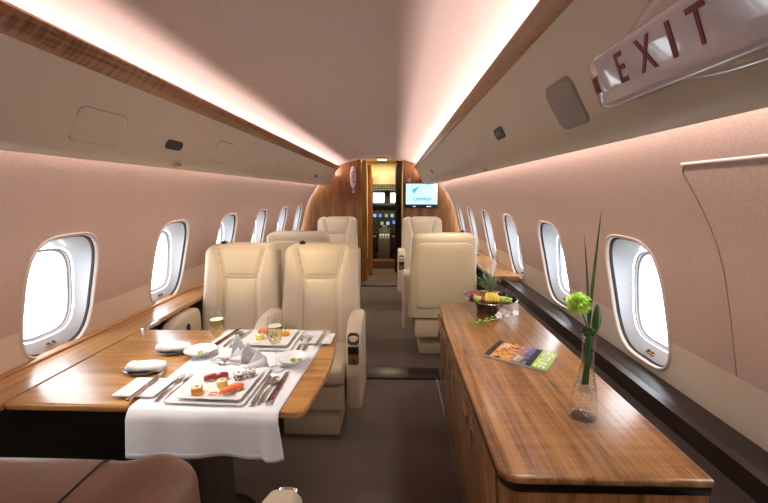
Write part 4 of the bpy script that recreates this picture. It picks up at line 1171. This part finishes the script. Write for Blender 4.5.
for nm, lab, mt_, c_, n_, rr, sc_ in (('grape_bunch', 'bunch of pale green grapes at the right front of the fruit bowl', gg, (.072, -.062, .076), 34, .0085, (.030, .020, .014)),
                         ('grape_bunch', 'bunch of dark purple grapes spilling over the right of the fruit bowl', pg, (.090, -.004, .083), 70, .0098, (.048, .042, .022)),
                         ('grape_bunch', 'dark purple grapes behind the dragon fruit at the left of the bowl', pg, (-.020, .035, .078), 24, .0098, (.05, .03, .01))):
    t = thing(nm, lab, 'fruit', fx(*c_))
    mb = MB()
    for i in range(n_):
        a = random.uniform(0, 2*PI); u = random.uniform(-.6, 1); r = math.sqrt(max(0, 1-u*u))*random.uniform(.6, 1)
        mb.ball((sc_[0]*r*math.cos(a), sc_[1]*r*math.sin(a), sc_[2]*u), rr, 8)
    o = mb.obj('grapes', mt_, t, smooth=True); o['kind'] = 'stuff'
    MB().tube([(0, 0, sc_[2]), (.004, .003, sc_[2]+.02)], .0018, 5).obj('stalk', MT['pale_green'], t, smooth=True)
t = thing('pineapple', 'pineapple with a spiky grey-green crown behind the other fruit', 'fruit', fx(.015, .010, .060))
m, nt, b = newmat('pineapple_rind'); vo = nt.nodes.new('ShaderNodeTexVoronoi'); vo.inputs['Scale'].default_value = 75; nt.links.new(coords(nt), vo.inputs['Vector'])
nt.links.new(ramp(nt, vo.outputs['Distance'], [(.1, (.55, .34, .10)), (.6, (.20, .12, .05))]), b.inputs['Base Color']); bump(nt, b, vo.outputs['Distance'], .9, .004)
M0 = R('Y', -8) @ R('X', -6)
mb = MB(); mb.lathe([(0, -.045), (.026, -.035), (.038, 0), (.036, .03), (.024, .048), (0, .050)], 24, M0); mb.obj('rind', m, t, smooth=True, angle=70)
crownm = simple('pineapple_leaf', (.22, .32, .20), .5, var=.25, scale=50)
mb = MB()
for i in range(44):
    k = i/44; a = i*2.39996; L = .070+.065*k; sp_ = .95*(1-k)+.10
    d = Vector((math.cos(a)*sp_, math.sin(a)*sp_, 1-.5*sp_)).normalized()
    b_ = Vector((0, 0, .045+.012*k)); e_ = b_+d*L; mid = (b_+e_)/2+Vector((0, 0, .010*sp_))
    mb.tube([b_, mid, e_], [.0065, .0065, .0006], 4, M=M0, flat=.35)
mb.obj('crown_leaves', crownm, t, smooth=True, angle=40)

# flower sprig lying in front of the bowl
t = thing('orchid_sprig', 'white flower sprig with a green stem lying in front of the fruit bowl', 'flower', (.50, 1.875, ZR))
P_ = [(-.125, -.065, .004), (-.08, -.050, .005), (-.03, -.030, .006), (.02, -.005, .008), (.07, .03, .012), (.12, .055, .014)]
MB().tube(P_, [.0012, .0018, .002, .0022, .0022, .0015], 6).obj('stem', MT['pale_green'], t, smooth=True)
mb = MB()
for (x, y, z) in ((-.112, -.055, .008), (-.088, -.058, .006), (-.070, -.038, .011), (-.045, -.040, .009), (-.030, -.018, .014), (-.008, -.022, .012), (.005, .004, .016)):
    mb.ball((x, y, z), .006, 8, sc=(1.3, .8, .8))
mb.obj('buds', MT['pale_green'], t, smooth=True)
for (x, y, z, s_) in ((.035, .000, .022, .9), (.062, .028, .030, 1.1), (.085, .018, .022, 1.0), (.112, .050, .032, 1.1), (.128, .030, .024, .9), (.095, .055, .022, .9)):
    mb = MB(); a0 = random.random()*6
    M = T(x, y, z) @ R('X', random.uniform(20, 70)) @ R('Y', random.uniform(-50, 30)) @ R('Z', math.degrees(a0))
    for k in range(5):
        an = 2*PI*k/5; v = []; f = []
        for i in range(6):
            q = i/5; r = .021*s_*q; w = .0095*s_*math.sin(PI*(.1+.85*q))
            cx_, cy_ = r*math.cos(an), r*math.sin(an); px_, py_ = -math.sin(an)*w, math.cos(an)*w
            zz = .006*q*q*s_+.004*math.sin(q*3)
            v += [(cx_-px_, cy_-py_, zz+.002), (cx_, cy_, zz), (cx_+px_, cy_+py_, zz+.002)]
        for i in range(5): f += [(3*i, 3*i+1, 3*i+4, 3*i+3), (3*i+1, 3*i+2, 3*i+5, 3*i+4)]
        mb.add(v, f, M)
    o = mb.obj('blossom', MT['white_petal'], t, smooth=True, angle=80); m_ = o.modifiers.new('thickness', 'SOLIDIFY'); m_.thickness = .0008

# ---------------------------------------------------------------- wall screen
t = thing('wall_screen', 'flat screen with a pale blue picture and logo on the right bulkhead', 'screen', (.418, YB, 1.36))
MB().box(-.248, .248, -.028, 0, -.190, .185).obj('screen_housing', MT['black'], t, bevel=.006)
MB().box(-.238, .238, -.031, -.027, -.130, .178).obj('display', emit('screen_blue', (.50, .78, .88), 1.15), t)
ink = emit('screen_ink', (.05, .09, .13), .25); blu = emit('screen_logo_blue', (.12, .38, .68), 1.0); wt = emit('screen_white', (.9, .95, 1), 1.0)
BM = basis((0, -.0325, -.045), (1, 0, 0), (0, 0, 1))
o = text('lettering', 'comlux', .092, ink, t, BM @ T(.012, 0, 0), .0003, 1.0, bold=0); 
o2 = text('lettering', 'aviation', .020, ink, t, BM @ T(.085, -.062, 0), .0003, 1.0)
v = [(-.15, -.0325, .085), (-.03, -.0325, .150), (-.115, -.0325, .028)]; 
obj('logo_mark', v + [(x, y-.0005, z) for x, y, z in v] , [(0, 2, 1), (3, 4, 5), (0, 1, 4, 3), (1, 2, 5, 4), (2, 0, 3, 5)], blu, t)
for x, w in ((-.11, .02), (.11, .035)): MB().box(x-w, x+w, -.031, -.027, -.168, -.155).obj('status_light', wt, t)
t = thing('bulkhead_sensor', 'tiny round pale sensor on the bulkhead above the screen', 'sensor', (.222, YB, 1.59))
mb = MB(); mb.lathe([(.024, 0), (.024, .006), (.018, .010), (.014, .006), (0, .006)], 20, R('X', 90)); mb.obj('bezel', simple('pink_grey_plastic', (.55, .40, .40), .4), t, smooth=True, angle=30)
mb = MB(); mb.lathe([(.012, .005), (.010, .010), (0, .012)], 16, R('X', 90)); mb.obj('lens', MT['dark_metal'], t, smooth=True)
# oval sign and call button on the left bulkhead
red = simple('dark_red_print', (.17, .006, .018), .5); signm = simple('sign_white_plastic', (.62, .50, .52), .3)
t = thing('bulkhead_exit_sign', 'tall narrow oval sign with red letters on the left bulkhead', 'sign', (-.620, YB, 1.635))
mb = MB(); mb.loft([[(.046*k*math.cos(a), -y, .170*k*math.sin(a)) for a in [2*PI*i/40 for i in range(40)]] for k, y in ((1, 0), (1, .010), (.9, .018), (.5, .020))]); mb.obj('sign_body', signm, t, smooth=True, angle=50)
text('lettering', 'EXIT', .075, red, t, basis((0, -.021, 0), (0, 0, -1), (1, 0, 0)), .0006, 1.2)
t = thing('call_button', 'small pale rounded plate under the oval sign', 'button', (-.618, YB, 1.425))
mb = MB(); mb.prism(rrect(.045, .045, .014, 4), 0, .010, basis((0, 0, 0), (1, 0, 0), (0, 0, 1))); mb.obj('plate', signm, t, bevel=.002)
mb = MB(); mb.lathe([(.012, .009), (.011, .014), (0, .014)], 14, R('X', 90)); mb.obj('button', MT['dark_metal'], t, smooth=True, angle=40)

# ---------------------------------------------------------------- illuminated EXIT sign on the right valance
t = thing('exit_sign', 'translucent white sign reading EXIT in red on the upper right panel', 'sign', (0, 0, 0))
A = Vector((.334, 0, 1.628)); B = Vector((.370, 0, 1.543))        # top and bottom edge of the lettered face
y0, y1 = .30, .695
hous = newmat('milky_acrylic'); m, nt, b = hous
v_ = coords(nt); nt.links.new(ramp(nt, noise(nt, v_, 6), [(.3, (.50, .45, .48)), (.7, (.56, .51, .54))]), b.inputs['Base Color'])
b.inputs['Roughness'].default_value = .07; b.inputs['Coat Weight'].default_value = .6; b.inputs['Coat Roughness'].default_value = .02
milky = m
m = simple('clear_pink_acrylic', (.46, .37, .35), .12, coat=.6)
# boat-shaped base hugging the panel
lp = []
for i in range(33):
    q = -1+2*i/32; y = .42+.295*q; k = max(.04, (1-abs(q)**2.4))
    c = Vector((.376, 0, 1.612)); 
    sec = []
    for j in range(16):
        a = 2*PI*j/16; sec.append((c.x + .030*k*math.cos(a)*1.0 - .045*k*math.sin(a)*.42, y, c.z + .072*k*math.sin(a) + .030*k*math.cos(a)*-.35))
    lp.append(sec)
MB().loft(lp).obj('sign_base', m, t, smooth=True, angle=70)
# lettered lens: rounded box following the lettered face, ends tapered
def sec(y, k, e):
    d = (A-B).normalized(); n = Vector((-.92, 0, -.39)); mid = (A+B)/2; h = (A-B).length/2*k
    back = -n*.040
    pts3 = []
    for s_, dep in ((-1.0, 1), (-1.0, .45), (-.98, .2), (-.90, .06), (-.75, 0), (-.3, 0), (.3, 0), (.75, 0), (.90, .06), (.98, .2), (1.0, .45), (1.0, 1)):
        p = mid + d*h*s_ + back*(dep if dep == 1 else dep+e*(1-dep)); pts3.append((p.x, y, p.z))
    return pts3
lp = [sec(y0+(y1-y0)*i/14, 1, 0) for i in range(14)] + [sec(y1-.004, 1, .0), sec(y1+.002, .995, .01), sec(y1+.040, .95, .26), sec(y1+.046, .94, .34), sec(y1+.050, .92, .52)]
MB().loft(lp).obj('sign_lens', milky, t, smooth=True, angle=50)
nrm = Vector((-.92, 0, -.39)); up = (A-B).normalized()
xdir = Vector((0, -1, 0)); zz_ = xdir.cross(up)
for ch, y in (('E', .632), ('X', .574), ('I', .524), ('T', .480)):
    c = (A+B)/2 + up*.004 + zz_*.0007
    M = basis((c.x, y, c.z), xdir, up)
    text('lettering', ch, .066, red, t, M, .0004, .70 if ch != 'I' else 1.0)
# small repeat of the word on the bevelled far end
c = (A+B)/2 - up*.002 - zz_*.0052 + zz_*.0008
text('lettering', 'EXIT', .040, red, t, basis((c.x, y1+.021, c.z), zz_*.0100+Vector((0, -.038, 0)), up), .0004, .42)

# reading-light lenses under the valances
for (x, y, z, lab) in ((-.955, 1.68, 1.520, 'small round reading light under the left panel above the dining table'), (.47, 2.02, 1.522, 'small round reading light under the right panel above the credenza')):
    tt = thing('reading_light', lab, 'light', (x, y, z))
    MB().lathe([(.022, .004), (.022, -.003), (.016, -.006), (.014, -.002)], 20, cap0=True).obj('bezel', MT['steel'], tt, smooth=True, angle=30)
    MB().lathe([(.013, -.001), (.008, -.003), (0, -.0035)], 16).obj('lens', emit('warm_lens', (1, .85, .6), 4), tt, smooth=True)
